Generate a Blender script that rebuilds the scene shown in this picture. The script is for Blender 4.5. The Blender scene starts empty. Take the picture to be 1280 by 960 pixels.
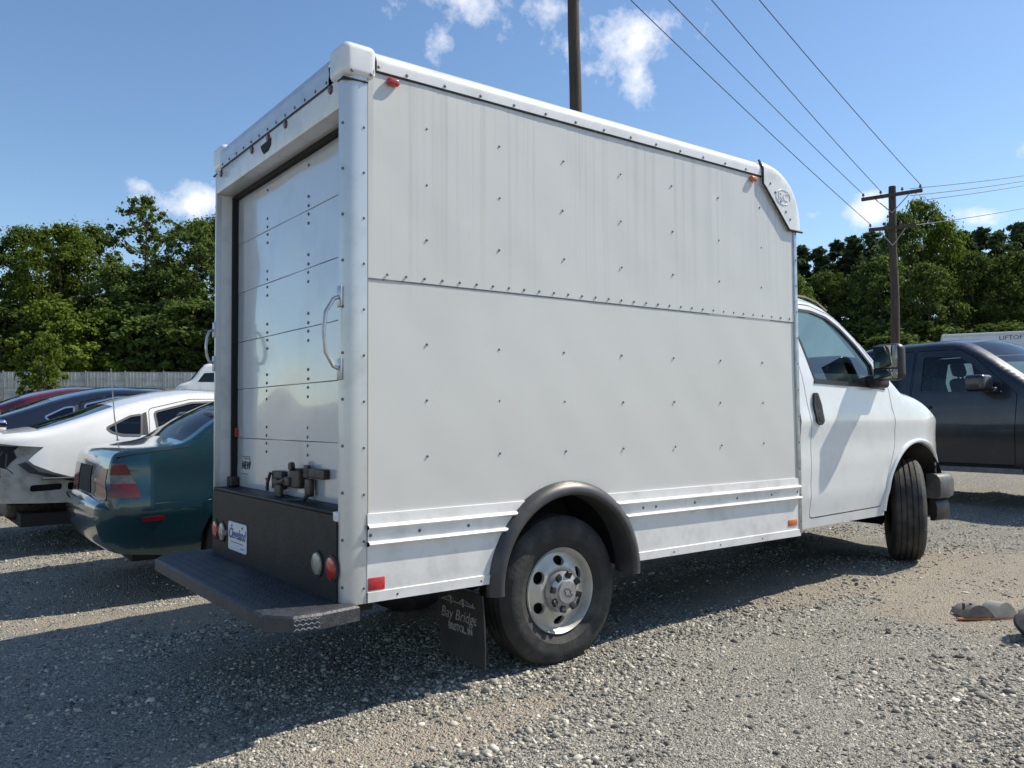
import bpy, bmesh, math, random
import numpy as np
from mathutils import Vector, Matrix, Euler
from mathutils.geometry import delaunay_2d_cdt
random.seed(7); RNG = np.random.default_rng(7)
PI = math.pi; R = math.radians
S = bpy.context.scene; COL = S.collection

# ------------------------------------------------------------------ camera
cam = bpy.data.objects.new('camera', bpy.data.cameras.new('camera')); COL.objects.link(cam); S.camera = cam
CAM = np.array([-1.505, -3.193, 1.240]); YAW, PIT, ROL, FPX = 0.9283, 0.0395, -0.0069, 1030.8
fw = Vector((math.cos(PIT)*math.cos(YAW), math.cos(PIT)*math.sin(YAW), math.sin(PIT)))
rt = Vector((math.sin(YAW), -math.cos(YAW), 0)); up = rt.cross(fw)
r2 = rt*math.cos(ROL)+up*math.sin(ROL); u2 = -rt*math.sin(ROL)+up*math.cos(ROL)
M = Matrix((r2, u2, -fw)).transposed().to_4x4(); M.translation = Vector(CAM); cam.matrix_world = M
cam.data.sensor_width = 36; cam.data.lens = 36*FPX/1280; cam.data.clip_start = .05; cam.data.clip_end = 3000
# ------------------------------------------------------------------ light
SUN = Vector((0.84, -0.30, 1.0)).normalized()
EL = math.asin(SUN.z); AZ = math.atan2(SUN.x, SUN.y)
sl = bpy.data.lights.new('sun', 'SUN'); sl.energy = 5.0; sl.angle = R(.53); sl.color = (1, .925, .80)
so = bpy.data.objects.new('sun', sl); COL.objects.link(so); so.rotation_euler = SUN.to_track_quat('Z', 'Y').to_euler(); so.location = (20, -6, 24)
W = bpy.data.worlds.new('World'); S.world = W; W.use_nodes = True
S.view_settings.view_transform = 'Standard'; S.view_settings.look = 'None'; S.view_settings.gamma = 1; S.view_settings.exposure = 0.28
S.view_settings.use_curve_mapping = False
C = S.cycles; C.adaptive_threshold = .02; C.max_bounces = 6; C.diffuse_bounces = 3; C.glossy_bounces = 3; C.transmission_bounces = 4; C.transparent_max_bounces = 10; C.caustics_reflective = False; C.caustics_refractive = False

def pixdir(px, py):
    d = fw + r2*((px-640)/FPX) + u2*((480-py)/FPX)
    return d.normalized()

def build_sky():
    nt = W.node_tree; n = nt.nodes; l = nt.links; n.clear()
    out = n.new('ShaderNodeOutputWorld'); bg = n.new('ShaderNodeBackground'); bg.inputs[1].default_value = .115
    sky = n.new('ShaderNodeTexSky'); sky.sky_type = 'NISHITA'; sky.sun_disc = False
    sky.sun_elevation = EL; sky.sun_rotation = AZ; sky.altitude = 50; sky.air_density = 1.0; sky.dust_density = .3; sky.ozone_density = 1.6
    tc = n.new('ShaderNodeTexCoord')
    def vm(op, a, b=None):
        v = n.new('ShaderNodeVectorMath'); v.operation = op
        for i, q in enumerate((a, b)):
            if q is None: continue
            if hasattr(q, 'default_value') or hasattr(q, 'links'): l.new(q, v.inputs[i])
            else: v.inputs[i].default_value = q
        return v
    def mt(op, a, b=None, c=None, clamp=False):
        v = n.new('ShaderNodeMath'); v.operation = op; v.use_clamp = clamp
        for i, q in enumerate((a, b, c)):
            if q is None: continue
            if isinstance(q, (int, float)): v.inputs[i].default_value = q
            else: l.new(q, v.inputs[i])
        return v.outputs[0]
    D = tc.outputs['Generated']
    nz = n.new('ShaderNodeTexNoise'); nz.inputs['Scale'].default_value = 22; nz.inputs['Detail'].default_value = 6; nz.inputs['Roughness'].default_value = .62
    l.new(D, nz.inputs['Vector'])
    nz2 = n.new('ShaderNodeTexNoise'); nz2.inputs['Scale'].default_value = 9; nz2.inputs['Detail'].default_value = 3
    l.new(D, nz2.inputs['Vector'])
    # px centre, half width, half height, strength
    clouds = [(503, 14, 52, 26, .62), (606, 2, 120, 56, 1.0), (556, 34, 46, 50, .75), (705, 14, 70, 46, .95), (775, 52, 130, 62, 1.15), (800, 88, 46, 50, .85), (647, 103, 34, 13, .7),
              (240, 254, 84, 32, 1.25), (180, 232, 26, 16, .55), (1084, 263, 56, 28, 1.3), (1019, 268, 18, 13, .8), (1280, 183, 34, 20, 1.1), (1240, 268, 76, 15, .55),
              (-180, 120, 140, 60, 1.0), (1480, 90, 150, 70, 1.1), (400, -200, 190, 80, 1.0), (1000, -240, 220, 90, 1.0)]
    # one tangent-plane coordinate of the sky dome, then one ellipse per cloud in it
    c0 = pixdir(640, 200); e1 = Vector((c0.y, -c0.x, 0)).normalized(); e2 = e1.cross(c0)
    dc = vm('DOT_PRODUCT', D, tuple(c0)).outputs['Value']; dcm = mt('MAXIMUM', dc, .05)
    cx = n.new('ShaderNodeCombineXYZ'); l.new(mt('DIVIDE', vm('DOT_PRODUCT', D, tuple(e1)).outputs['Value'], dcm), cx.inputs[0]); l.new(mt('DIVIDE', vm('DOT_PRODUCT', D, tuple(e2)).outputs['Value'], dcm), cx.inputs[1])
    acc = None
    for (px, py, a, b, s) in clouds:
        c = pixdir(px, py); k = c.dot(c0); u0, v0 = c.dot(e1)/k, c.dot(e2)/k; su, sv = FPX/a, FPX/b
        q = vm('MULTIPLY_ADD', cx.outputs[0], (su, sv, 0)); q.inputs[2].default_value = (-u0*su, -v0*sv, 0)
        ln = vm('LENGTH', q.outputs[0]).outputs['Value']
        m = mt('MULTIPLY_ADD', ln, -s, s)
        acc = m if acc is None else mt('MAXIMUM', acc, m)
    acc = mt('MULTIPLY', mt('MAXIMUM', acc, 0.0), mt('GREATER_THAN', dc, .06))
    # the half of the dome behind the camera gets a scatter of the same fair-weather clouds
    nz3 = n.new('ShaderNodeTexNoise'); nz3.inputs['Scale'].default_value = 3.2; nz3.inputs['Detail'].default_value = 1; l.new(D, nz3.inputs['Vector'])
    bm_ = mt('MULTIPLY', mt('MULTIPLY', mt('SUBTRACT', nz3.outputs[0], .55, clamp=True), 5.0), mt('LESS_THAN', dc, .06))
    acc = mt('MAXIMUM', acc, bm_)
    nn = mt('ADD', mt('MULTIPLY', nz.outputs[0], 1.0), mt('MULTIPLY', nz2.outputs[0], .5))      # about .75 mean
    cov = mt('SUBTRACT', mt('ADD', acc, mt('MULTIPLY', mt('SUBTRACT', nn, .75), 3.0)), .45)
    gate = mt('MULTIPLY', acc, 6.0, clamp=True)
    cov = mt('MULTIPLY', mt('MULTIPLY', cov, 1.0, clamp=True), gate, clamp=True)
    cov = mt('MULTIPLY', cov, .93)
    mx = n.new('ShaderNodeMixRGB'); hs = n.new('ShaderNodeHueSaturation'); hs.inputs['Saturation'].default_value = 1.10; hs.inputs['Value'].default_value = 1.15; l.new(sky.outputs[0], hs.inputs['Color']); l.new(cov, mx.inputs[0]); l.new(hs.outputs[0], mx.inputs[1]); mx.inputs[2].default_value = (8.0, 8.1, 8.4, 1)
    l.new(mx.outputs[0], bg.inputs[0]); l.new(bg.outputs[0], out.inputs[0])
build_sky()

# ------------------------------------------------------------------ materials
MAT = {}
def mat(name, col, rough=.5, metal=0, spec=.5, coat=0, coat_r=.05, noise=0, nscale=8, bump=0, bscale=40, dirt=None, dirt_amt=0, dscale=3, stretch=(1, 1, 1), rnoise=0):
    m = bpy.data.materials.new(name); m.use_nodes = True; nt = m.node_tree; n = nt.nodes; l = nt.links; b = n['Principled BSDF']
    b.inputs['Base Color'].default_value = (*col, 1); b.inputs['Roughness'].default_value = rough; b.inputs['Metallic'].default_value = metal
    b.inputs['Specular IOR Level'].default_value = spec; b.inputs['Coat Weight'].default_value = coat; b.inputs['Coat Roughness'].default_value = coat_r
    tc = n.new('ShaderNodeTexCoord'); mp = n.new('ShaderNodeMapping'); mp.inputs['Scale'].default_value = stretch; l.new(tc.outputs['Object'], mp.inputs[0])
    src = None
    if noise:
        t = n.new('ShaderNodeTexNoise'); t.inputs['Scale'].default_value = nscale; t.inputs['Detail'].default_value = 6; l.new(mp.outputs[0], t.inputs['Vector'])
        r = n.new('ShaderNodeValToRGB'); e = r.color_ramp.elements; e[0].position = .3; e[1].position = .7
        e[0].color = (*[max(0, c*(1-noise)) for c in col], 1); e[1].color = (*[min(1, c*(1+noise)) for c in col], 1)
        l.new(t.outputs[0], r.inputs[0]); src = r.outputs[0]
    if dirt:
        t = n.new('ShaderNodeTexNoise'); t.inputs['Scale'].default_value = dscale; t.inputs['Detail'].default_value = 8; t.inputs['Roughness'].default_value = .65; l.new(mp.outputs[0], t.inputs['Vector'])
        r = n.new('ShaderNodeValToRGB'); e = r.color_ramp.elements; e[0].position = .48; e[1].position = .75; e[0].color = (0, 0, 0, 1); e[1].color = (dirt_amt,)*3+(1,)
        l.new(t.outputs[0], r.inputs[0]); mx = n.new('ShaderNodeMixRGB'); l.new(r.outputs[0], mx.inputs[0])
        if src: l.new(src, mx.inputs[1])
        else: mx.inputs[1].default_value = (*col, 1)
        mx.inputs[2].default_value = (*dirt, 1); src = mx.outputs[0]
    if src: l.new(src, b.inputs['Base Color'])
    if rnoise:
        t = n.new('ShaderNodeTexNoise'); t.inputs['Scale'].default_value = 5; t.inputs['Detail'].default_value = 5; l.new(tc.outputs['Object'], t.inputs['Vector'])
        mr = n.new('ShaderNodeMapRange'); mr.inputs['To Min'].default_value = max(.02, rough-rnoise); mr.inputs['To Max'].default_value = rough+rnoise; l.new(t.outputs[0], mr.inputs[0]); l.new(mr.outputs[0], b.inputs['Roughness'])
    if bump:
        t = n.new('ShaderNodeTexNoise'); t.inputs['Scale'].default_value = bscale; t.inputs['Detail'].default_value = 4; l.new(mp.outputs[0], t.inputs['Vector'])
        bp = n.new('ShaderNodeBump'); bp.inputs['Strength'].default_value = bump; bp.inputs['Distance'].default_value = .02; l.new(t.outputs[0], bp.inputs['Height']); l.new(bp.outputs[0], b.inputs['Normal'])
    MAT[name] = m; return m

def glass(name, tint, rough=.02, body=(.02, .025, .03), opaque=0.0, ior=1.6):
    m = bpy.data.materials.new(name); m.use_nodes = True; nt = m.node_tree; n = nt.nodes; l = nt.links; n.clear()
    out = n.new('ShaderNodeOutputMaterial'); tr = n.new('ShaderNodeBsdfTransparent'); tr.inputs[0].default_value = (*tint, 1)
    gl = n.new('ShaderNodeBsdfGlossy'); gl.inputs['Roughness'].default_value = rough; fr = n.new('ShaderNodeFresnel'); fr.inputs[0].default_value = ior
    df = n.new('ShaderNodeBsdfDiffuse'); df.inputs[0].default_value = (*body, 1); m0 = n.new('ShaderNodeMixShader'); m0.inputs[0].default_value = opaque
    l.new(tr.outputs[0], m0.inputs[1]); l.new(df.outputs[0], m0.inputs[2])
    mx = n.new('ShaderNodeMixShader'); l.new(fr.outputs[0], mx.inputs[0]); l.new(m0.outputs[0], mx.inputs[1]); l.new(gl.outputs[0], mx.inputs[2]); l.new(mx.outputs[0], out.inputs[0])
    MAT[name] = m; return m

def streaked_white(name, col, rough, streak=.3):
    """white sheet with faint vertical runs of dirt below the top rail and soft blotches"""
    m = mat(name, col, rough=rough, coat=.25, coat_r=.25); nt = m.node_tree; n = nt.nodes; l = nt.links; b = n['Principled BSDF']
    tc = n.new('ShaderNodeTexCoord')
    def noise(scale, st, det=5, rg=.6):
        mp = n.new('ShaderNodeMapping'); mp.inputs['Scale'].default_value = st; l.new(tc.outputs['Object'], mp.inputs[0])
        t = n.new('ShaderNodeTexNoise'); t.inputs['Scale'].default_value = scale; t.inputs['Detail'].default_value = det; t.inputs['Roughness'].default_value = rg; l.new(mp.outputs[0], t.inputs['Vector']); return t.outputs[0]
    def mt(op, a, b_=None, clamp=False):
        v = n.new('ShaderNodeMath'); v.operation = op; v.use_clamp = clamp
        for i, q in enumerate((a, b_)):
            if q is None: continue
            if isinstance(q, (int, float)): v.inputs[i].default_value = q
            else: l.new(q, v.inputs[i])
        return v.outputs[0]
    s1 = mt('MULTIPLY', mt('SUBTRACT', noise(1.0, (26, 1, .22), 4, .75), .5, True), 4.0, True)
    sp = n.new('ShaderNodeSeparateXYZ'); l.new(tc.outputs['Object'], sp.inputs[0])
    fall = n.new('ShaderNodeMapRange'); fall.inputs[1].default_value = 1.95; fall.inputs[2].default_value = 2.75; l.new(mt('ADD', sp.outputs[2], mt('MULTIPLY', noise(2.2, (2.5, 1, .05), 2), .5)), fall.inputs[0])
    s1 = mt('MULTIPLY', s1, mt('MULTIPLY', fall.outputs[0], streak))
    s2 = mt('MULTIPLY', mt('SUBTRACT', noise(1.3, (1, 1, 1), 6, .6), .52, True), .45, True)
    tot = mt('ADD', s1, s2, True)
    mx = n.new('ShaderNodeMixRGB'); l.new(tot, mx.inputs[0]); mx.inputs[1].default_value = (*col, 1); mx.inputs[2].default_value = (.22, .215, .19, 1)
    l.new(mx.outputs[0], b.inputs['Base Color'])
    t = noise(2.2, (1, 1, 1), 2); bp = n.new('ShaderNodeBump'); bp.inputs['Strength'].default_value = .12; bp.inputs['Distance'].default_value = .03; l.new(t, bp.inputs['Height']); l.new(bp.outputs[0], b.inputs['Normal'])
    return m

streaked_white('box_white', (.60, .595, .57), .34, .36)
mat('trim_white', (.72, .72, .71), .3, coat=.3, coat_r=.15, dirt=(.32, .30, .26), dirt_amt=.5, dscale=5, rnoise=.1)
mat('rail_white', (.74, .74, .73), .25, coat=.6, coat_r=.05, dirt=(.3, .29, .26), dirt_amt=.4, dscale=4)
mat('post_metal', (.60, .61, .615), .28, metal=.5, dirt=(.42, .42, .40), dirt_amt=.6, dscale=6, bump=.06, bscale=5)
mat('cab_white', (.74, .75, .75), .25, coat=.8, coat_r=.06, dirt=(.42, .40, .35), dirt_amt=.35, dscale=3)
mat('door_white', (.56, .585, .62), .17, metal=.12, coat=1, coat_r=.04, dirt=(.36, .37, .38), dirt_amt=.5, dscale=2.5, bump=.5, bscale=1.5)
mat('black_steel', (.009, .010, .014), .50, spec=.3, noise=.3, nscale=12, dirt=(.04, .04, .040), dirt_amt=.5, dscale=7, bump=.1, bscale=60)
mat('deck_grey', (.035, .037, .043), .5, noise=.35, nscale=30, dirt=(.10, .098, .092), dirt_amt=.6, dscale=6, bump=.25, bscale=90)
mat('flare_grey', (.040, .040, .042), .42, noise=.15, nscale=9, dirt=(.12, .115, .10), dirt_amt=.5, dscale=5, rnoise=.12)
mat('rubber', (.022, .022, .022), .72, noise=.35, nscale=14, dirt=(.10, .093, .078), dirt_amt=.75, dscale=6, bump=.15, bscale=50)
mat('flap_rubber', (.028, .028, .029), .65, noise=.3, nscale=8, bump=.2, bscale=30)
mat('dark', (.010, .010, .011), .8)
mat('seal', (.035, .032, .028), .7, noise=.4, nscale=30)
mat('seam_grey', (.20, .20, .19), .6, noise=.4, nscale=20)
mat('rivet', (.15, .14, .13), .45, metal=.6)
mat('steel', (.45, .46, .47), .38, metal=.9, noise=.2, nscale=20)
mat('latch_steel', (.05, .045, .042), .5, metal=.4, noise=.6, nscale=25, dirt=(.11, .065, .035), dirt_amt=.8, dscale=20)
mat('rim_silver', (.52, .50, .45), .42, metal=.35, noise=.08, nscale=10, dirt=(.30, .27, .21), dirt_amt=.6, dscale=7)
mat('hub_grey', (.36, .36, .36), .35, metal=.5, dirt=(.2, .19, .16), dirt_amt=.5, dscale=20)
mat('red_lens', (.42, .018, .015), .18, coat=.6)
mat('dim_lens', (.34, .31, .25), .25, coat=.5, noise=.3, nscale=40)
mat('lamp_red', (.15, .005, .007), .22, coat=.35, noise=.25, nscale=45)
mat('lamp_grey', (.13, .12, .105), .25, coat=.3, noise=.25, nscale=45)
mat('amber_lens', (.55, .13, .02), .3, coat=.5)
mat('red_tape', (.45, .025, .03), .4, noise=.2, nscale=60)
mat('plate_white', (.72, .74, .78), .3, noise=.05)
mat('ink_purple', (.09, .07, .26), .5)
mat('ink_grey', (.30, .30, .29), .7, noise=.3, nscale=60)
mat('ink_black', (.02, .02, .025), .5)
mat('debris_dark', (.16, .145, .135), .45, noise=.25, nscale=30, dirt=(.35, .30, .24), dirt_amt=.6, dscale=12)
mat('plastic_black', (.016, .016, .017), .45, noise=.2, nscale=20)
mat('plastic_grey', (.07, .07, .072), .5, dirt=(.13, .125, .11), dirt_amt=.5, dscale=5)
mat('bumper_grey', (.085, .083, .080), .5, dirt=(.28, .26, .23), dirt_amt=.5, dscale=8)
mat('seat_grey', (.10, .11, .125), .9, noise=.2, nscale=20)
mat('cab_trim', (.24, .28, .31), .8, noise=.15)
mat('tan_rail', (.28, .23, .18), .5)
glass('glass_cab', (.60, .84, .90), ior=2.1); glass('glass_tint', (.16, .20, .21)); glass('glass_clear', (.74, .86, .82)); glass('glass_dark', (.05, .06, .07)); glass('glass_shade', (.05, .06, .08), rough=.06, ior=1.30)
mat('mirror_glass', (.22, .24, .23), .03, metal=1)
mat('teal_paint', (.010, .052, .068), .22, metal=.5, coat=1, coat_r=.04, dirt=(.035, .055, .06), dirt_amt=.5, dscale=2.5)
mat('white_paint', (.76, .76, .74), .25, coat=.9, coat_r=.05, dirt=(.5, .48, .44), dirt_amt=.3, dscale=3)
mat('dirty_white', (.42, .41, .37), .55, dirt=(.12, .10, .07), dirt_amt=.8, dscale=6, noise=.1)
mat('navy_paint', (.012, .015, .028), .22, metal=.4, coat=1, coat_r=.04)
mat('maroon_paint', (.13, .010, .014), .25, metal=.35, coat=1, coat_r=.05)
mat('blue_paint', (.03, .16, .42), .25, coat=1, coat_r=.05)
mat('pickup_paint', (.012, .015, .024), .34, metal=.3, coat=.6, coat_r=.1, dirt=(.055, .055, .055), dirt_amt=.6, dscale=2.2, rnoise=.08)
mat('chrome', (.7, .7, .7), .12, metal=1)
mat('wood_pole', (.055, .042, .034), .85, noise=.35, nscale=3, stretch=(6, 6, .5), bump=.5, bscale=14, dirt=(.10, .085, .07), dirt_amt=.6, dscale=4)
mat('wire', (.03, .03, .032), .6)
mat('ceramic', (.08, .06, .06), .3)
mat('galv', (.37, .39, .385), .5, metal=.35, noise=.3, nscale=2.5, dirt=(.22, .22, .20), dirt_amt=.6, dscale=.8)
mat('galv_post', (.26, .27, .27), .55, metal=.4, noise=.2)
mat('bark', (.085, .068, .052), .9, noise=.4, nscale=4, bump=.6, bscale=18)

# ------------------------------------------------------------------ mesh helpers
def link(name, me, m=None, parent=None, smooth=False, loc=None, rot=None, ang=None):
    if isinstance(m, str): m = MAT[m]
    if m and not len(me.materials): me.materials.append(m)
    if smooth: me.polygons.foreach_set('use_smooth', [True]*len(me.polygons))
    if ang is not None:
        try: me.set_sharp_from_angle(angle=R(ang))
        except Exception: pass
    o = bpy.data.objects.new(name, me); COL.objects.link(o)
    if parent: o.parent = parent
    if loc is not None: o.location = loc
    if rot is not None: o.rotation_euler = rot
    return o
def mesh(name, v, f, m=None, parent=None, smooth=False, loc=None, rot=None, ang=None):
    me = bpy.data.meshes.new(name); me.from_pydata([tuple(p) for p in v], [], [tuple(q) for q in f]); me.update()
    return link(name, me, m, parent, smooth, loc, rot, ang)
def empty(name, loc=(0, 0, 0), rot=(0, 0, 0)):
    o = bpy.data.objects.new(name, None); COL.objects.link(o); o.location = loc; o.rotation_euler = rot; o.empty_display_size = .3; return o
def tag(o, label=None, cat=None, group=None, kind=None):
    if label: o['label'] = label
    if cat: o['category'] = cat
    if group: o['group'] = group
    if kind: o['kind'] = kind
    return o
class B:
    """collects pieces of ONE part"""
    def __init__(s): s.v = []; s.f = []
    def add(s, v, f):
        k = len(s.v); s.v += [tuple(p) for p in v]; s.f += [tuple(i+k for i in q) for q in f]; return s
    def rbox(s, x0, x1, y0, y1, z0, z1, r=.01, n=2, mtx=None):
        lo = np.array([x0, y0, z0], float); hi = np.array([x1, y1, z1], float); r = min(r, *(((hi-lo)/2)*.999))
        c0, c1 = lo+r, hi-r; idx = {}; V = []; F = []
        t = [math.tan(a)*.5+.5 for a in np.linspace(-PI/4, PI/4, 2*n+1)]
        # per-axis parameter list: corner arcs at both ends
        prm = [('a', math.tan(a)) for a in np.linspace(-PI/4, 0, n+1)] + [('b', math.tan(a)) for a in np.linspace(0, PI/4, n+1)]
        def pt(ax, sg, i, j):
            d = np.zeros(3); c = np.zeros(3); o = [k for k in range(3) if k != ax]
            d[ax] = sg; c[ax] = c1[ax] if sg > 0 else c0[ax]
            for k, (side, val) in zip(o, (prm[i], prm[j])):
                d[k] = val; c[k] = c0[k] if side == 'a' else c1[k]
            p = c + r*d/np.linalg.norm(d); key = tuple(np.round(p, 6))
            if key not in idx: idx[key] = len(V); V.append(tuple(p))
            return idx[key]
        m = len(prm)
        for ax in range(3):
            for sg in (-1, 1):
                for i in range(m-1):
                    for j in range(m-1):
                        q = [pt(ax, sg, i, j), pt(ax, sg, i+1, j), pt(ax, sg, i+1, j+1), pt(ax, sg, i, j+1)]
                        q2 = []
                        for a in q:
                            if a not in q2: q2.append(a)
                        if len(q2) < 3: continue
                        flip = (sg > 0) != (ax != 1)
                        F.append(tuple(reversed(q2)) if flip else tuple(q2))
        if mtx is not None: V = [tuple(mtx @ Vector(p)) for p in V]
        return s.add(V, F)
    def box(s, x0, x1, y0, y1, z0, z1, mtx=None):
        V = [(x, y, z) for x in (x0, x1) for y in (y0, y1) for z in (z0, z1)]
        if mtx is not None: V = [tuple(mtx @ Vector(p)) for p in V]
        return s.add(V, [(0, 1, 3, 2), (4, 6, 7, 5), (0, 4, 5, 1), (2, 3, 7, 6), (0, 2, 6, 4), (1, 5, 7, 3)])
    def tube(s, path, rad, n=8, cap=True):
        P = [Vector(p) for p in path]; rr = rad if hasattr(rad, '__len__') else [rad]*len(P); V = []; F = []
        prev = None
        for i, p in enumerate(P):
            t = (P[min(i+1, len(P)-1)]-P[max(i-1, 0)]).normalized()
            a = prev if prev is not None else (Vector((0, 0, 1)) if abs(t.z) < .9 else Vector((1, 0, 0)))
            u = (a - t*a.dot(t)).normalized(); w = t.cross(u); prev = u
            for k in range(n):
                an = 2*PI*k/n; V.append(tuple(p+(u*math.cos(an)+w*math.sin(an))*rr[i]))
        for i in range(len(P)-1):
            for k in range(n): F.append((i*n+k, i*n+(k+1) % n, (i+1)*n+(k+1) % n, (i+1)*n+k))
        if cap: F += [tuple(reversed(range(n))), tuple(range((len(P)-1)*n, len(P)*n))]
        return s.add(V, F)
    def lathe(s, prof, n=48, axis='y', c=(0, 0, 0), closed=False):
        """prof: (radius, along-axis)"""
        V = []; F = []
        for (r, a) in prof:
            for k in range(n):
                t = 2*PI*k/n; x, z = r*math.cos(t), r*math.sin(t)
                V.append((c[0]+x, c[1]+a, c[2]+z) if axis == 'y' else ((c[0]+a, c[1]+x, c[2]+z) if axis == 'x' else (c[0]+x, c[1]+z, c[2]+a)))
        m = len(prof)
        for i in range(m if closed else m-1):
            j = (i+1) % m
            for k in range(n): F.append((i*n+k, i*n+(k+1) % n, j*n+(k+1) % n, j*n+k))
        return s.add(V, F)
    def prism(s, poly, a0, a1, axis='z'):
        n = len(poly)
        def P(u, v, a): return (u, v, a) if axis == 'z' else ((u, a, v) if axis == 'y' else (a, u, v))
        V = [P(u, v, a0) for u, v in poly]+[P(u, v, a1) for u, v in poly]
        F = [tuple(reversed(range(n))), tuple(range(n, 2*n))]+[(i, (i+1) % n, n+(i+1) % n, n+i) for i in range(n)]
        return s.add(V, F)
    def loft(s, rows, close=False):
        n = len(rows[0]); V = [p for r in rows for p in r]; F = []
        for i in range(len(rows)-1):
            for k in range(n if close else n-1): F.append((i*n+k, i*n+(k+1) % n, (i+1)*n+(k+1) % n, (i+1)*n+k))
        return s.add(V, F)
    def dome(s, c, nrm, r, h=None, n=6):
        h = h or r*.6; nv = Vector(nrm).normalized(); u = nv.orthogonal().normalized(); w = nv.cross(u); c = Vector(c); V = []
        for (q, hh) in ((1, 0), (.75, .65)):
            for k in range(n): a = 2*PI*k/n; V.append(tuple(c+(u*math.cos(a)+w*math.sin(a))*r*q+nv*h*hh))
        V.append(tuple(c+nv*h)); F = []
        for k in range(n): F.append((k, (k+1) % n, n+(k+1) % n, n+k)); F.append((n+k, n+(k+1) % n, 2*n))
        return s.add(V, F)
    def build(s, name, m, parent=None, smooth=True, loc=None, rot=None, ang=35): return mesh(name, s.v, s.f, m, parent, smooth, loc, rot, ang if smooth else None)

def inpoly(P, poly):
    P = np.asarray(P); q = np.asarray(poly); x, y = P[:, 0], P[:, 1]; res = np.zeros(len(P), bool); j = len(q)-1
    for i in range(len(q)):
        xi, yi = q[i]; xj, yj = q[j]
        c = ((yi > y) != (yj > y)); 
        with np.errstate(divide='ignore', invalid='ignore'):
            res ^= c & (x < (xj-xi)*(y-yi)/((yj-yi) if yj != yi else 1e-12)+xi)
        j = i
    return res
def area2(p): return sum(p[i-1][0]*p[i][1]-p[i][0]*p[i-1][1] for i in range(len(p)))
def offset(poly, d):
    """positive grows the polygon"""
    p = [Vector(a) for a in poly]; 
    if area2(poly) < 0: d = -d
    out = []
    for i in range(len(p)):
        a, b, c = p[i-1], p[i], p[(i+1) % len(p)]
        e1 = (b-a); e2 = (c-b)
        if e1.length < 1e-7 or e2.length < 1e-7: out.append(tuple(b)); continue
        e1.normalize(); e2.normalize(); n1 = Vector((e1.y, -e1.x)); n2 = Vector((e2.y, -e2.x)); m = n1+n2
        if m.length < 1e-4: out.append(tuple(b)); continue
        m = m/max(.35, m.dot(n1)) ; out.append((b.x+m.x*d, b.y+m.y*d))
    return out
def dens(poly, h, closed=True):
    out = []; n = len(poly)
    for i in range(n if closed else n-1):
        a = np.array(poly[i]); b = np.array(poly[(i+1) % n]); k = max(1, int(math.ceil(np.linalg.norm(b-a)/h)))
        for t in range(k): out.append(tuple(a+(b-a)*t/k))
    if not closed: out.append(tuple(poly[-1]))
    return out
def roundpoly(poly, r, n=4):
    out = []
    for i in range(len(poly)):
        a, b, c = Vector(poly[i-1]), Vector(poly[i]), Vector(poly[(i+1) % len(poly)])
        d1 = min(r, (a-b).length*.45); d2 = min(r, (c-b).length*.45); p = b+(a-b).normalized()*d1; q = b+(c-b).normalized()*d2
        for k in range(n+1): t = k/n; out.append(tuple(p*(1-t)**2+b*2*t*(1-t)+q*t*t))
    return out
def panel(name, outline, holes, fn, m, parent=None, res=.09, lip=None, extra=(), flip=False):
    """sheet with holes: outline/holes in 2D, fn maps an (n,2) array to 3D points; lip: vector the boundary folds along"""
    loops = [dens(outline, res)]+[dens(h, res) for h in holes]
    V = []; E = []
    for lp in loops:
        k = len(V); V += lp; E += [(k+i, k+(i+1) % len(lp)) for i in range(len(lp))]
    a = np.array(outline); lo, hi = a.min(0), a.max(0)
    gx = np.arange(lo[0]+res*.5, hi[0], res); gy = np.arange(lo[1]+res*.5, hi[1], res)
    g = np.array([(x, y) for x in gx for y in gy]+list(extra)) if len(gx)*len(gy)+len(extra) else np.zeros((0, 2))
    if len(g):
        ok = inpoly(g, outline)
        for h in holes: ok &= ~inpoly(g, h)
        bp = np.array(V); g = g[ok]
        if len(g):
            dmin = np.array([np.min(np.hypot(bp[:, 0]-p[0], bp[:, 1]-p[1])) for p in g]); g = g[dmin > min(res*.28, .02)]
            V += [tuple(p) for p in g]
    r = delaunay_2d_cdt([Vector(p) for p in V], E, [], 0, 1e-6)
    P = np.array([tuple(p) for p in r[0]]); T = np.array([t for t in r[2]])
    c = P[T].mean(1); ok = inpoly(c, outline)
    for h in holes: ok &= ~inpoly(c, h)
    T = T[ok]; Q = np.asarray(fn(P)); F = [tuple(t) for t in T]
    if flip: F = [t[::-1] for t in F]
    Vv = [tuple(p) for p in Q]
    if lip is not None:
        cnt = {}
        for t in F:
            for i in range(3): cnt[(t[i], t[(i+1) % 3])] = 1
        be = [e for e in cnt if (e[1], e[0]) not in cnt]; k = len(Vv); mp = {}
        L = np.array(lip, float)
        for e in be:
            for i in e:
                if i not in mp: mp[i] = len(Vv); Vv.append(tuple(np.array(Vv[i])+L))
        F += [(e[1], e[0], mp[e[0]], mp[e[1]]) for e in be]
    return mesh(name, Vv, F, m, parent, True, ang=40)
def ell(cx, cy, a, b, t0=0, t1=360, n=24): return [(cx+a*math.cos(R(t0+(t1-t0)*k/n)), cy+b*math.sin(R(t0+(t1-t0)*k/n))) for k in range(n+1)]
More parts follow.
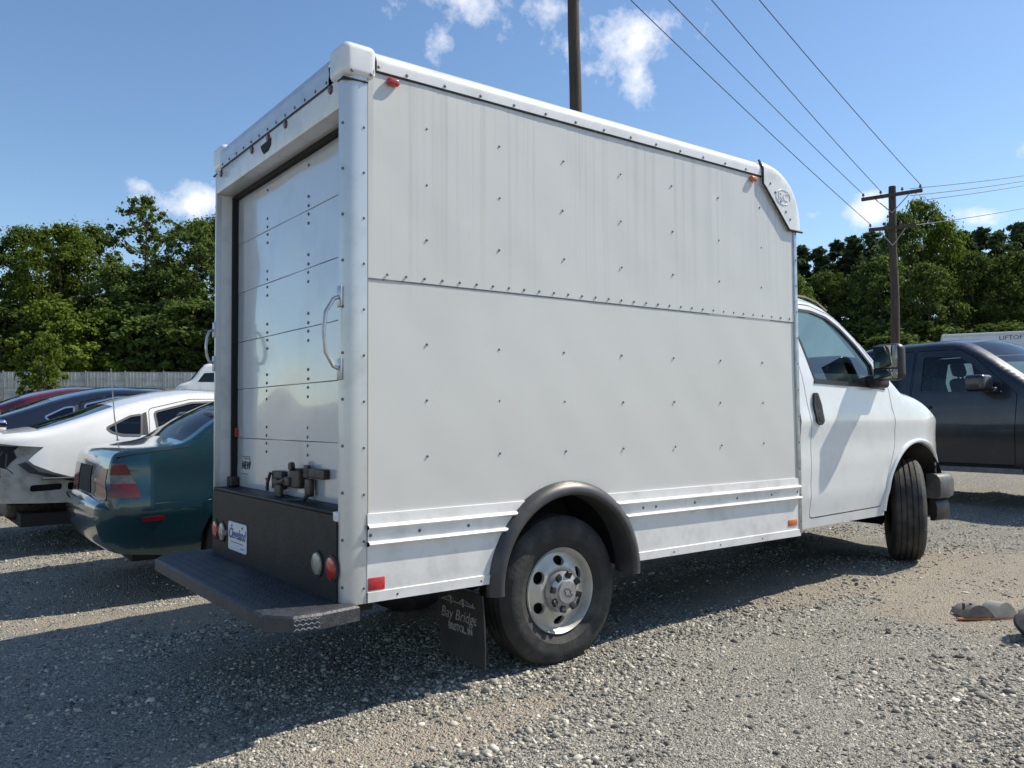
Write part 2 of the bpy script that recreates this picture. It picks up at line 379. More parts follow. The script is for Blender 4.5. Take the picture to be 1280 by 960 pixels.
def text(name, s, size, m, parent, mtx, shear=0, ext=.0006, sx=1.0, bold=0):
    cu = bpy.data.curves.new(name, 'FONT'); cu.body = s; cu.size = size; cu.shear = shear; cu.extrude = ext; cu.align_x = 'CENTER'; cu.align_y = 'CENTER'; cu.offset = bold; cu.resolution_u = 3
    o = bpy.data.objects.new(name, cu); COL.objects.link(o); bpy.context.view_layer.update()
    me = bpy.data.meshes.new_from_object(o.evaluated_get(bpy.context.evaluated_depsgraph_get())); bpy.data.objects.remove(o)
    me.transform(mtx @ Matrix.Diagonal((sx, 1, 1, 1))); me.materials.clear(); return link(name, me, m, parent)
def frame(loc, xdir, ydir):
    x = Vector(xdir).normalized(); y = Vector(ydir).normalized(); z = x.cross(y); m = Matrix((x, y, z)).transposed().to_4x4(); m.translation = Vector(loc); return m
def copy_tree(o, parent=None):
    c = o.copy(); COL.objects.link(c); c.parent = parent
    for ch in list(o.children): copy_tree(ch, c)
    return c

# ------------------------------------------------------------------ ground
def sstep(t): t = np.clip(t, 0, 1); return t*t*(3-2*t)
def vnoise(x, y, seed):
    def h(i, j): 
        s = np.sin(i*127.1+j*311.7+seed*74.7)*43758.5453; return s-np.floor(s)
    xi, yi = np.floor(x), np.floor(y); u, v = sstep(x-xi), sstep(y-yi)
    return (h(xi, yi)*(1-u)+h(xi+1, yi)*u)*(1-v)+(h(xi, yi+1)*(1-u)+h(xi+1, yi+1)*u)*v
def gz(x, y, fine=True):
    x = np.asarray(x, float); y = np.asarray(y, float)
    z = -.015 + .041*(np.clip(x, -14, 4.7)-1.2)
    t = np.maximum(0, .6*(x-4.5))+np.maximum(0, y-2.6)
    t = np.where(t > 0, t-1.5*(1-np.exp(-t/1.5)), 0)
    z = z+.036*t*np.where(t < 150, 1, 150/np.maximum(t, 1e-6))
    if fine:
        a = .03
        xr, yr = x*math.cos(a)+y*math.sin(a), -x*math.sin(a)+y*math.cos(a)
        und = (vnoise(xr*.35+3, yr*1.9, 1)-.5)*.05+(vnoise(xr*1.1, yr*4.5, 2)-.5)*.022+(vnoise(x*7, y*7, 3)-.5)*.012
        # keep the ground calm where tyres stand
        z = z+und*(1-.7*np.exp(-((x-1.2)**2+(y-.15)**2)/.25))
    return z
def axis(spec):
    out = [spec[0][0]]
    for a, b, h in spec:
        k = max(1, int(round((b-a)/h))); out += [a+(b-a)*(i+1)/k for i in range(k)]
    return np.array(out)
def sandf(x, y):
    f = .55*vnoise(x*.55+11, y*1.3+5, 21)+.45*vnoise(x*1.7+2, y*3.3+9, 22)
    for (cx, cy, a, b_, s_) in ((4.5, -.55, 1.0, .30, .30), (1.46, -1.20, .40, .12, .30), (5.6, -.1, 1.2, .45, .3), (.9, -.30, .6, .10, .24), (3.3, -.9, .6, .18, .2), (2.6, -.45, 1.0, .18, .16)): f = f+s_*np.exp(-((x-cx)/a)**2-((y-cy)/b_)**2)
    return sstep((f-.60)/.16)
gx = axis([(-600, -60, 60), (-60, -12, 4), (-12, -3, .5), (-3, 6, .055), (6, 14, .2), (14, 60, 4), (60, 700, 60)])
gy = axis([(-400, -40, 60), (-40, -8, 4), (-8, -3, .25), (-3, 4, .055), (4, 14, .2), (14, 110, 4), (110, 800, 60)])
X, Y = np.meshgrid(gx, gy, indexing='ij'); Z = gz(X, Y); nx, ny = X.shape
gv = np.stack([X.ravel(), Y.ravel(), Z.ravel()], 1); ii = np.arange((nx-1)*(ny-1)); a = (ii//(ny-1))*ny+ii % (ny-1)
gf = np.stack([a, a+ny, a+ny+1, a+1], 1)
def ground_mat():
    m = bpy.data.materials.new('gravel_ground'); m.use_nodes = True; nt = m.node_tree; n = nt.nodes; l = nt.links; b = n['Principled BSDF']; b.inputs['Roughness'].default_value = .92; b.inputs['Specular IOR Level'].default_value = .25
    tc = n.new('ShaderNodeTexCoord'); O = tc.outputs['Object']
    def vor(sc, feat='F1'):
        v = n.new('ShaderNodeTexVoronoi'); v.inputs['Scale'].default_value = sc; v.feature = feat; l.new(O, v.inputs['Vector']); return v
    def noi(sc, det=5, st=(1, 1, 1)):
        mp = n.new('ShaderNodeMapping'); mp.inputs['Scale'].default_value = st; l.new(O, mp.inputs[0])
        t = n.new('ShaderNodeTexNoise'); t.inputs['Scale'].default_value = sc; t.inputs['Detail'].default_value = det; t.inputs['Roughness'].default_value = .65; l.new(mp.outputs[0], t.inputs['Vector']); return t.outputs[0]
    def ramp(src, els):
        r = n.new('ShaderNodeValToRGB'); e = r.color_ramp.elements
        while len(e) < len(els): e.new(.5)
        for q, (p, c) in zip(e, els): q.position = p; q.color = (*c, 1)
        l.new(src, r.inputs[0]); return r.outputs[0]
    def mix(f, a, b_, bt='MIX'):
        x = n.new('ShaderNodeMixRGB'); x.blend_type = bt
        for i, q in enumerate((f, a, b_)):
            if isinstance(q, float): x.inputs[i].default_value = q
            elif isinstance(q, tuple): x.inputs[i].default_value = (*q, 1)
            else: l.new(q, x.inputs[i])
        return x.outputs[0]
    v1 = vor(85); v2 = vor(190); v3 = vor(28)
    sep = n.new('ShaderNodeSeparateColor'); l.new(v1.outputs['Color'], sep.inputs[0]); sep2 = n.new('ShaderNodeSeparateColor'); l.new(v2.outputs['Color'], sep2.inputs[0])
    stone = ramp(sep.outputs[0], [(0, (.10, .10, .088)), (.3, (.28, .27, .235)), (.7, (.42, .40, .34)), (1, (.72, .67, .57))])
    fine = ramp(sep2.outputs[0], [(0, (.14, .137, .118)), (.5, (.365, .345, .29)), (1, (.58, .54, .45))])
    c = mix(ramp(noi(9, 3), [(.42, (0, 0, 0)), (.58, (1, 1, 1))]), stone, fine)
    sand = ramp(noi(60, 4), [(.3, (.35, .30, .23)), (.7, (.52, .455, .355))])
    att = n.new('ShaderNodeAttribute'); att.attribute_name = 'sand'; mm = n.new('ShaderNodeMath'); mm.operation = 'MULTIPLY'; l.new(att.outputs['Fac'], mm.inputs[0]); l.new(ramp(noi(14, 4), [(.34, (.25, .25, .25)), (.60, (1, 1, 1))]), mm.inputs[1])
    c = mix(mm.outputs[0], c, sand)
    c = mix(.35, c, ramp(noi(.35, 4, (1, 2.5, 1)), [(.3, (.6, .6, .61)), (.7, (1.0, 1.0, 1.0))]), 'MULTIPLY')
    l.new(c, b.inputs['Base Color'])
    def mt(op, a, b_):
        v = n.new('ShaderNodeMath'); v.operation = op
        for i, q in enumerate((a, b_)):
            if isinstance(q, (int, float)): v.inputs[i].default_value = q
            else: l.new(q, v.inputs[i])
        return v.outputs[0]
    h = mt('ADD', mt('MULTIPLY', v1.outputs['Distance'], -1.0), mt('ADD', mt('MULTIPLY', v2.outputs['Distance'], -.5), mt('MULTIPLY', noi(25, 6), .9)))
    bp = n.new('ShaderNodeBump'); bp.inputs['Strength'].default_value = 1.0; bp.inputs['Distance'].default_value = .016; l.new(h, bp.inputs['Height']); l.new(bp.outputs[0], b.inputs['Normal'])
    MAT['gravel_ground'] = m
ground_mat()
me = bpy.data.meshes.new('ground'); me.from_pydata(gv.tolist(), [], gf.tolist()); me.update()
at_ = me.attributes.new('sand', 'FLOAT', 'POINT'); at_.data.foreach_set('value', sandf(gv[:, 0], gv[:, 1]).astype(np.float32))
tag(link('ground', me, 'gravel_ground', smooth=True), kind='structure', label='pale grey crushed gravel lot with sandy patches and wheel ruts')

# ------------------------------------------------------------------ vehicles: shared builder
def catmull(P, n=4):
    """P: list of (x,z,tag); centripetal curve through the points; returns xs, zs, tags (tag of the span start)"""
    pts = [np.array(p[:2], float) for p in P]; pts = [2*pts[0]-pts[1]]+pts+[2*pts[-1]-pts[-2]]; out = []; tg = []
    for i in range(1, len(pts)-2):
        p0, p1, p2, p3 = pts[i-1:i+3]; d = lambda a, b: max(np.linalg.norm(b-a)**.5, 1e-4)
        t0 = 0; t1 = t0+d(p0, p1); t2 = t1+d(p1, p2); t3 = t2+d(p2, p3)
        for k in range(n):
            t = t1+(t2-t1)*k/n
            a1 = (t1-t)/(t1-t0)*p0+(t-t0)/(t1-t0)*p1; a2 = (t2-t)/(t2-t1)*p1+(t-t1)/(t2-t1)*p2; a3 = (t3-t)/(t3-t2)*p2+(t-t2)/(t3-t2)*p3
            b1 = (t2-t)/(t2-t0)*a1+(t-t0)/(t2-t0)*a2; b2 = (t3-t)/(t3-t1)*a2+(t-t1)/(t3-t1)*a3
            out.append((t2-t)/(t2-t1)*b1+(t-t1)/(t2-t1)*b2); tg.append(P[i-1][2])
    out.append(pts[-2]); tg.append(P[-1][2]); return np.array(out), tg

class Shell:
    """smooth vehicle skin: side sheets follow half-width hw(x,z), top sheets span between them along a side profile"""
    def __init__(s, prof, half, belt, tumble=.2, rnd=.07, rear=(.18, .5), front=(.22, .7), low=((.15, .9), (.35, .955), (.65, 1.0)), beltv=.965, n=4, crown=None, yc=0., roof_z=None, bulge=None):
        s.bulge = bulge
        s.P, s.T = catmull(prof, n); s.half = half; s.belt = belt; s.tumble = tumble; s.rnd = rnd; s.rear = rear; s.front = front; s.low = low; s.beltv = beltv; s.yc = yc
        s.x0, s.x1 = s.P[:, 0].min(), s.P[:, 0].max(); s.roof_z = roof_z or s.P[:, 1].max()
        xs = np.linspace(s.x0, s.x1, 4000); zz = np.full(4000, -9.)
        for a, b in zip(s.P[:-1], s.P[1:]):
            if abs(b[0]-a[0]) > 1e-6: k = (xs >= min(a[0], b[0])-1e-6) & (xs <= max(a[0], b[0])+1e-6); zz[k] = np.maximum(zz[k], a[1]+(b[1]-a[1])*(xs[k]-a[0])/(b[0]-a[0]))
        ok = zz > -5; s.tx, s.tz = xs[ok], zz[ok]
        s.crown = crown or {}
    def hw(s, x, z):
        x = np.asarray(x, float); z = np.asarray(z, float); zb = np.interp(x, *zip(*s.belt)) if hasattr(s.belt, '__len__') else np.full_like(x, s.belt)
        lz = [q[0] for q in s.low]; lv = [q[1] for q in s.low]
        v = np.interp(z, lz, lv); k = np.clip((z-lz[-1])/np.maximum(zb-lz[-1], 1e-3), 0, 1); v = v+(s.beltv-lv[-1])*k**1.6*(z > lz[-1])
        u = np.clip((z-zb)/max(.05, s.roof_z-1.0), 0, 2); uu = np.clip((z-zb)/np.maximum(s.roof_z-zb, .05), 0, 1)
        v = np.where(z > zb, s.beltv-s.tumble*(uu*.75+uu**2*.25), v)
        v = v-s.rear[0]*np.clip(1-(x-s.x0)/s.rear[1], 0, 1)**2.6-s.front[0]*np.clip(1-(s.x1-x)/s.front[1], 0, 1)**2.6
        d = np.interp(x, s.tx, s.tz)-z; q = np.clip(1-d/s.rnd, 0, 1)
        if s.bulge is not None: v = v+s.bulge(x, z)/s.half
        return s.half*v-s.rnd*q**2.4
    def side(s, sg, off=0.):
        def fn(P):
            P = np.asarray(P); return np.stack([P[:, 0], s.yc+sg*(s.hw(P[:, 0], P[:, 1])+off), P[:, 1]], 1)
        return fn
    def outline(s, zs, arches):
        top = [tuple(p) for p in s.P]; out = list(top)
        bot = []
        for (cx, cz, r) in sorted(arches, reverse=True):
            a = math.asin(min(.95, (zs-cz)/r)) if zs > cz else 0
            zz = max(zs, cz); bot += [(cx+r*math.cos(a), zs)]+[(cx+r*math.cos(a+(PI-2*a)*k/18), cz+r*math.sin(a+(PI-2*a)*k/18)) for k in range(1, 18)]+[(cx-r*math.cos(a), zs)]
        return out+bot
    def extra(s):
        e = []
        for d in (.006, .014, .026, .042, .062, .085): e += [(x, z-d) for x, z in zip(s.tx[::36], s.tz[::36])]
        for dx in (.02, .05, .09, .15): e += [(s.x0+dx, z) for z in np.arange(.3, 1.1, .07)]+[(s.x1-dx, z) for z in np.arange(.3, 1.1, .07)]
        return e
    def strip_rows(s, i0, i1, t0, t1, n=13, off=0.):
        c = np.array([s.crown.get(t, .02) for t in s.T]); k = np.ones(5)/5; c = np.convolve(np.pad(c, 2, 'edge'), k, 'valid')
        rows = []
        for i in range(i0, i1+1):
            p = s.P[i]; a = s.P[max(0, i-1)]; b = s.P[min(len(s.P)-1, i+1)]; t = b-a; t = t/max(np.linalg.norm(t), 1e-6); nn = np.array([-t[1], t[0]])
            w = float(s.hw(p[0], p[1])); row = []
            for y in np.linspace(t1, t0, n):
                h = c[i]*(1-abs(y)**2.2)+off; row.append((p[0]+nn[0]*h, s.yc+y*w, p[1]+nn[1]*h))
            rows.append(row)
        return rows
    def spans(s):
        out = []; i = 0
        while i < len(s.T)-1:
            j = i
            while j < len(s.T)-1 and s.T[j] == s.T[i]: j += 1
            out.append((s.T[i], i, j)); i = j
        return out

def seat(parent, x, y, z, m='seat_grey', w=.46):
    b = B(); b.rbox(x-.22, x+.28, y-w/2, y+w/2, z, z+.16, .06, 2)
    mt_ = Matrix.Translation((x-.2, y, z+.1)) @ Matrix.Rotation(R(-14), 4, 'Y'); b.rbox(-.07, .07, -w/2, w/2, 0, .56, .06, 2, mt_); b.rbox(-.05, .05, -.13, .13, .59, .78, .05, 2, mt_)
    b.box(-.01, .01, -.06, -.045, .5, .62, mt_); b.box(-.01, .01, .045, .06, .5, .62, mt_)
    return b.build('seat', m, parent)

def tyre_profile(r, rim, w):
    h = w/2
    return [(rim-.012, -h*.72), (rim+.012, -h*.86), (rim+(r-rim)*.25, -h*.965), (rim+(r-rim)*.27, -h*.985), (rim+(r-rim)*.5, -h*1.0), (rim+(r-rim)*.66, -h*1.0), (rim+(r-rim)*.68, -h*.985), (r-.035, -h*.93), (r-.012, -h*.80), (r-.004, -h*.72), (r, -h*.5), (r, h*.5), (r-.004, h*.72), (r-.012, h*.8), (r-.035, h*.93), (rim+(r-rim)*.6, h), (rim+.012, h*.86), (rim-.012, h*.72)]
def tread_tyre(r, rim, w, grooves=4):
    pr = tyre_profile(r, rim, w); out = []
    for i, p in enumerate(pr):
        if abs(p[0]-r) < 1e-6 and p[1] < 0:
            out.append(p); h = w/2*.62; ys = np.linspace(-h*.8, h*.8, grooves)
            for g in ys: out += [(r, g-.006), (r-.009, g-.004), (r-.009, g+.004), (r, g+.006)]
        else: out.append(p)
    out.sort(key=lambda q: 0)
    return out
def alloy_wheel(parent, loc, r=.32, rim=.205, w=.2, side=-1, rot=0., m='rim_silver', n=36, spokes=5):
    """tyre > rim; outer face on local side*y"""
    t = B().lathe(tyre_profile(r, rim, w), n).build('tyre', 'rubber', parent, loc=loc, rot=(0, rot, 0)); b = B()
    b.lathe([(rim, side*w*.40), (rim-.008, side*w*.43), (rim-.02, side*w*.40), (rim-.025, side*w*.1), (rim-.02, -side*w*.4)], n)
    b.lathe([(.06, side*w*.36), (.05, side*w*.40), (.0, side*w*.41)], 20)
    for k in range(spokes):
        mt_ = Matrix.Rotation(2*PI*k/spokes, 4, 'Y'); y0, y1 = sorted((side*w*.2, side*w*.37)); b.rbox(.03, rim-.015, y0, y1, -.032, .032, .012, 1, mt_)
    b.build('rim', m, t); B().lathe([(rim-.01, side*w*.12), (.0, side*w*.12)], 24).build('brake_disc', 'dark', t); return t

def make_car(name, spec):
    """a sedan or pickup standing at its rear bumper, facing +x"""
    root = empty(name); sh = spec['shell']; m = spec['paint']; zs = spec.get('sill', .22); ar = spec['arches']
    out = sh.outline(zs, ar) if 'outline' not in spec else spec['outline'](sh)
    ex = sh.extra()
    for sg in (-1, 1):
        holes = [offset(d, .004) for d in spec['doors']]+spec.get('windows_body', [])
        lip = (0, -sg*.03, 0)
        panel('body_side', out, holes, sh.side(sg), m, root, .085, lip, ex, flip=sg > 0)
        for k, d in enumerate(spec['doors']):
            wins = [w for w in spec['windows'] if inpoly([np.mean(w, 0)], d)[0]]
            dr = panel('door', offset(d, -.003), wins, sh.side(sg), m, root, .085, lip, ex, flip=sg > 0)
            hx, hz = spec['handles'][k]; y = sh.yc+sg*(float(sh.hw(hx, hz))+.004)
            B().rbox(hx-.09, hx+.09, min(y, y+sg*.03), max(y, y+sg*.03), hz-.018, hz+.018, .014, 2).build('handle', spec.get('handle_m', m), dr)
        for w in spec['windows']+spec.get('windows_body', []):
            panel('window', w, [], sh.side(sg, -.008), spec.get('glass', 'glass_tint'), root, .12, flip=sg > 0)
            panel('window_trim', offset(w, .014), [offset(w, -.006)], sh.side(sg, .004), spec.get('trim', 'plastic_black'), root, .12, (0, -sg*.012, 0), flip=sg > 0)
        if spec.get('pillar'):
            for p in spec['pillar']: panel('pillar_trim', p, [], sh.side(sg, .003), 'plastic_black', root, .1, (0, -sg*.012, 0), flip=sg > 0)
        for (nm, poly, mm) in spec.get('lamps', []): panel(nm, poly, [], sh.side(sg, .003 if 'gap' in nm or 'joint' in nm else .010), mm, root, .05, (0, -sg*.02, 0), ex, flip=sg > 0)
        for (cx, cz, r) in ar:
            a0, a1 = (0, 180); pts = ell(cx, cz, r, r, a0, a1, 16); y0 = sh.yc+sg*float(sh.hw(cx, cz+r))
            b = B(); b.loft([[(x, y0-sg*.01, z) for x, z in pts], [(x, y0-sg*.34, z) for x, z in pts]]); b.add([(x, y0-sg*.34, z) for x, z in pts], [tuple(range(len(pts)))]); b.build('wheel_liner', 'dark', root)
    for (t, i, j) in sh.spans():
        if t in ('skip',): continue
        if t in ('rear_window', 'windshield'):
            B().loft(sh.strip_rows(i, j, -.9, .9, 11)).build(t, spec.get('glass_top', spec.get('glass', 'glass_tint')), root)
            for e in ((-1, -.9), (.9, 1)): B().loft(sh.strip_rows(i, j, *e, 3)).build('pillar', m, root)
            # dark inner border
        else: B().loft(sh.strip_rows(i, j, -1, 1, 17)).build(t, spec.get('mats', {}).get(t, m), root)
    wr = spec.get('wheel_r', .32)
    for (cx, cz, r) in ar:
        for sg in (-1, 1):
            y = sh.yc+sg*(float(sh.hw(cx, cz+r*.95))-.115); alloy_wheel(root, (cx, y, wr), wr, wr*.64, .205, sg, RNG.uniform(0, 6))
    x0, x1, w = sh.x0, sh.x1, sh.half
    B().box(x0+.25, x1-.25, sh.yc-w*.82, sh.yc+w*.82, zs-.02, zs+.10).build('underbody', 'dark', root)
    fx = spec.get('interior')
    if fx:
        for x, full in fx['seats']:
            for y in ((-.36, .36) if not full else (-.42, 0, .42)): seat(root, x, sh.yc+y, fx['z'])
        B().rbox(fx['dash'], fx['dash']+.35, sh.yc-w*.78, sh.yc+w*.78, fx['z']+.1, fx['z']+.52, .06).build('dashboard', 'plastic_black', root)
        b = B(); c = Vector((fx['dash']-.12, sh.yc+.36, fx['z']+.5)); b.tube([tuple(c+Vector((math.cos(a)*.06, math.sin(a)*.18, math.cos(a)*.17))) for a in np.linspace(0, 2*PI, 20)], .014, 6, False); b.build('steering_wheel', 'plastic_black', root)
    return root

# ------------------------------------------------------------------ the box truck
TW = 1.78                                             # body width
truck = empty('box_truck', (0, 0, 0))
tag(truck, 'white box truck with black rear step and grey wheel flare, parked in front', 'truck')
def both(fn):                                        # build on the right (y=0 side) and mirrored on the left
    fn(lambda y: y, -1); fn(lambda y: TW-y, 1)
ARCX = 1.228
def side(my, sg):
    wav = lambda P, y: np.stack([P[:, 0], np.array([my(y)]*len(P)) + .0007*np.cos((P[:, 0]-.4075)/.4064*2*PI)*np.cos((P[:, 1]-1.06)/.25*PI) + .0016*np.sin(P[:, 0]*3.1+P[:, 1]*1.3)+.0012*np.sin(P[:, 1]*4.7-P[:, 0]*1.9), P[:, 1]], 1)
    lip = (0, -sg*.02, 0)
    up_ = [(.10, 1.842), (3.19, 1.842), (3.19, 2.47), (2.96, 2.75), (.10, 2.75)]
    panel('upper_side_panel', up_, [], lambda P: wav(P, -.004), 'box_white', truck, .05, lip, flip=sg > 0)
    arch = [(x, z) for x, z in ell(ARCX, .42, .475, .475, 180, 0, 24) if z >= .825]
    lo = [(.10, .818)]+[(arch[0][0]-.001, .818)]+arch+[(arch[-1][0]+.001, .818), (3.19, .818), (3.19, 1.850), (.10, 1.850)]
    panel('lower_side_panel', lo, [], lambda P: wav(P, .0), 'box_white', truck, .05, lip, flip=sg > 0)
    B().box(.10, 3.19, *sorted((my(-.0015), my(.01))), 1.836, 1.8415).build('panel_seam', 'seam_grey', truck, False)
    # skirt: extruded profile, with two rub rails, either side of the wheel
    prof = [(.832, .004), (.830, -.010), (.786, -.012), (.780, -.026), (.774, -.030), (.768, -.026), (.763, -.013), (.715, -.012), (.711, -.029), (.704, -.034), (.697, -.030), (.692, -.009), (.503, -.007), (.500, -.013), (.458, -.013), (.456, .03)]
    aw = .489
    for (a, b_) in (('r', .107), ('f', 3.20)):
        rows = []
        for (z, y) in prof:
            e = math.sqrt(max(.0, aw**2-(max(z, .42)-.42)**2)); xa = ARCX+(-e if a == 'r' else e)
            rows.append([(b_, my(y), z), ((b_+xa)/2, my(y), z), (xa, my(y), z)])
        B().loft(rows).build('skirt', 'trim_white', truck, ang=25)
        xs = ([.12, .36, .62] if a == 'r' else [1.76, 1.86, 2.18, 2.56, 2.90, 3.17]); rv = B()
        for x in xs: rv.dome((x, my(-.012), .74), (0, sg, 0), .009, .004, 8)
        for x in ([.25, .69] if a == 'r' else [2.0, 2.4, 2.8]): rv.dome((x, my(-.013), .478), (0, sg, 0), .006, .003)
        tag(rv.build('rivets', 'rivet', truck), kind='stuff')
    # rivets on the sheets
    rv = B()
    for i in range(7):
        for z in (2.548, 2.292, 2.041, 1.564, 1.316, 1.064): rv.dome((.4075+i*.4064+RNG.normal(0, .003), my(-.005 if z > 1.85 else -.001), z+RNG.normal(0, .002)), (0, sg, 0), .0064, .005)
    for i in range(32): rv.dome((.205+i*.0945, my(-.0055), 1.862), (0, sg, 0), .0064, .005)
    for i in range(14): rv.dome((.30+i*.2, my(-.0145), 2.765), (0, sg, 0), .008, .005)
    for i in range(12): rv.dome((.093, my(-.006), .52+i*.197), (0, sg, 0), .0064, .005); rv.dome((3.203, my(-.013), .55+i*.17), (0, sg, 0), .0065, .004)
    tag(rv.build('rivets', 'rivet', truck), kind='stuff')
    # rounded rear corner post
    pl = [(.108, my(.03)), (.108, my(-.006))]+[(.075-.075*math.sin(t), my(.034-.04*math.cos(t))) for t in np.linspace(0, PI/2, 10)]+[(0, my(.048)), (.03, my(.052))]
    if sg > 0: pl = pl[::-1]
    B().prism(pl, .456, 2.715).build('corner_post', 'post_metal', truck, ang=40)
    B().box(.1085, .113, *sorted((my(-.006), my(.01))), .83, 2.75).build('post_sealant', 'tan_rail', truck, False)
    rv = B()
    for i in range(12): rv.dome((.006, my(.020), .53+i*.197), (-.9, sg*.45, 0), .008, .005)
    tag(rv.build('rivets', 'rivet', truck), kind='stuff')
    # front edge extrusion
    B().rbox(3.185, 3.222, *sorted((my(-.013), my(.05))), .47, 2.50, .008).build('front_corner_strip', 'steel', truck)
    # roof rail, rounded
    arc = [(-.014, 2.785)]+[(.052-.066*math.cos(t), 2.785+.066*math.sin(t)) for t in np.linspace(.15, PI/2, 8)]+[(.11, 2.853)]
    sec = [(.004, 2.752), (-.014, 2.752)]+arc
    B().loft([[(x, my(y), z) for (y, z) in sec] for x in np.linspace(.15, 2.87, 14)]).build('roof_rail', 'rail_white', truck, ang=50)
    B().box(.15, 2.86, *sorted((my(-.011), my(.01))), 2.744, 2.7515).build('rail_sealant', 'seal', truck, False)
    # moulded front corner cap
    SE = lambda t, d=0.: (2.865+(.415-d)*abs(math.cos(t))**.87, 2.45+(.405-d)*abs(math.sin(t))**.87)
    ao = [SE(t) for t in np.linspace(PI/2, 0.0, 26)]; cap = ao+[(3.275, 2.446), (3.128, 2.446), (2.885, 2.688), (2.865, 2.70)]
    A = np.array([SE(t) for t in np.linspace(PI/2, 0, 90)])
    def fcap(P):
        d = np.array([np.min(np.hypot(A[:, 0]-p[0], A[:, 1]-p[1])) for p in P]); q = np.clip(1-d/.06, 0, 1)
        return np.stack([P[:, 0], np.array([my(y) for y in (-.026+.06*(1-np.sqrt(1-q*q)))]), P[:, 1]], 1)
    ce = [SE(t, d) for d in (.006, .015, .03, .05) for t in np.linspace(.03, 1.55, 22)]
    cp = panel('front_corner_cap', cap, [], fcap, 'trim_white', truck, .05, (0, -sg*.03, 0), ce, flip=sg > 0)
    edge = [(2.862, 2.858), (2.862, 2.80), (2.863, 2.70), (2.884, 2.684), (3.127, 2.441), (3.27, 2.441)]
    B().tube([(x, my(-.02 if i else .01), z) for i, (x, z) in enumerate(edge)], .008, 6).build('cap_sealant', 'seal', cp)
    rv = B()
    for t in (.1, .3, .52, .75, .93): rv.dome((2.905+t*.245, my(-.027), 2.715-t*.245+.02), (0, sg, 0), .008, .005)
    tag(rv.build('rivets', 'rivet', cp), kind='stuff')
    if sg < 0:
        em = B(); em.tube([(3.062+.075*math.cos(t), -.0265, 2.642+.048*math.sin(t)) for t in np.linspace(0, 2*PI, 33)], .0035, 6, False); em.build('emblem_ring', 'trim_white', cp)
        text('emblem_letters', 'RC', .075, 'trim_white', cp, frame((3.062, -.0265, 2.642), (1, 0, 0), (0, 0, 1)), ext=.003, sx=1.1)
    # rear corner cap
    cb = B().rbox(-.008, .158, *sorted((my(-.018), my(.15))), 2.700, 2.857, .038, 4).build('rear_corner_cap', 'rail_white', truck)
    B().rbox(-.004, .113, *sorted((my(-.012), my(.06))), 2.686, 2.6945, .004, 1).build('cap_sealant', 'seal', cb)
    rv = B()
    for p in ((.03, 2.72), (.12, 2.722), (.155, 2.765)): rv.dome((p[0], my(-.021), p[1]), (0, sg, 0), .008, .005)
    tag(rv.build('rivets', 'rivet', cb), kind='stuff')
    # door jamb, inside of the opening
    B().box(.0305, .16, *sorted((my(.031), my(.052))), .832, 2.57).build('door_jamb', 'trim_white', truck, False)
    B().box(.092, .128, *sorted((my(.0525), my(.075))), .84, 2.56).build('door_track', 'dark', truck, False)
    # markers
    for (x, mm, nm) in ((.228, 'red_lens', 'red_marker_lamp'), (2.769, 'amber_lens', 'amber_marker_lamp')):
        B().rbox(x-.03, x+.03, *sorted((my(-.003), my(-.032))), 2.700, 2.732, .013, 2).build(nm, mm, truck)
    B().rbox(.112, .190, *sorted((my(-.006), my(-.011))), .507, .560, .003, 1).build('red_reflector', 'red_tape', truck)
    B().rbox(3.072, 3.165, *sorted((my(-.006), my(-.012))), .528, .568, .003, 1).build('amber_reflector', 'amber_lens', truck)
    # wheel flare
    rows = []
    for t in np.linspace(-.06, PI+.06, 40):
        row = []
        for (dr, y) in ((.0, .006), (-.002, -.012), (-.014, -.034), (-.036, -.049), (-.054, -.053), (-.066, -.049), (-.072, -.038), (-.072, .10)):
            rr = .497+dr; row.append((ARCX+rr*math.cos(t), my(y), .425+rr*.985*math.sin(t)))
        rows.append(row)
    rows[0] = [(x, y, max(z, .40)) for x, y, z in rows[0]]
    B().loft(rows).build('wheel_flare', 'flare_grey', truck, ang=60)
    pts = ell(ARCX, .43, .44, .47, 0, 180, 20); b = B(); b.loft([[(x, my(.05), z) for x, z in pts], [(x, my(.42), z) for x, z in pts]]); b.add([(x, my(.42), z) for x, z in pts], [tuple(range(len(pts)))]); b.build('wheel_well', 'dark', truck)
    # rear wheel
    b = B().lathe(tread_tyre(.381, .218, .235), 64); wheel = b.build('tyre', 'rubber', truck, loc=(ARCX, my(.155), .353), rot=(0, .724, 0), ang=30)
    o = sg*.085
    rim = B().lathe([(.219, o+sg*.012), (.214, o+sg*.02), (.205, o+sg*.012), (.196, o-sg*.012), (.188, o-sg*.022)], 48)
    rim.build('rim', 'rim_silver', wheel)
    # disc with six round windows, dished
    hs = [roundpoly([(.150*math.cos(a)+.025*math.cos(p)*math.cos(a)-.034*math.sin(p)*math.sin(a), .150*math.sin(a)+.025*math.cos(p)*math.sin(a)+.034*math.sin(p)*math.cos(a)) for p in np.linspace(0, 2*PI, 14, endpoint=False)], .004, 1) for a in [2*PI*k/6+.2 for k in range(6)]]
    disc = ell(0, 0, .1895, .1895, 0, 360, 47)[:-1]
    def fd(P):
        r = np.hypot(P[:, 0], P[:, 1]); y = o-sg*.022+sg*.036*np.exp(-((r-.120)/.042)**2)-sg*.0*r; return np.stack([P[:, 0], y, P[:, 1]], 1)
    ds = panel('wheel_disc', disc, hs, fd, 'rim_silver', wheel, .02, (0, -sg*.02, 0), flip=sg > 0)
    h = B().lathe([(.103, o-sg*.004), (.102, o+sg*.024), (.092, o+sg*.045), (.060, o+sg*.058), (.055, o+sg*.068), (.0, o+sg*.070)], 40)
    hb = h.build('hub_cap', 'hub_grey', wheel)
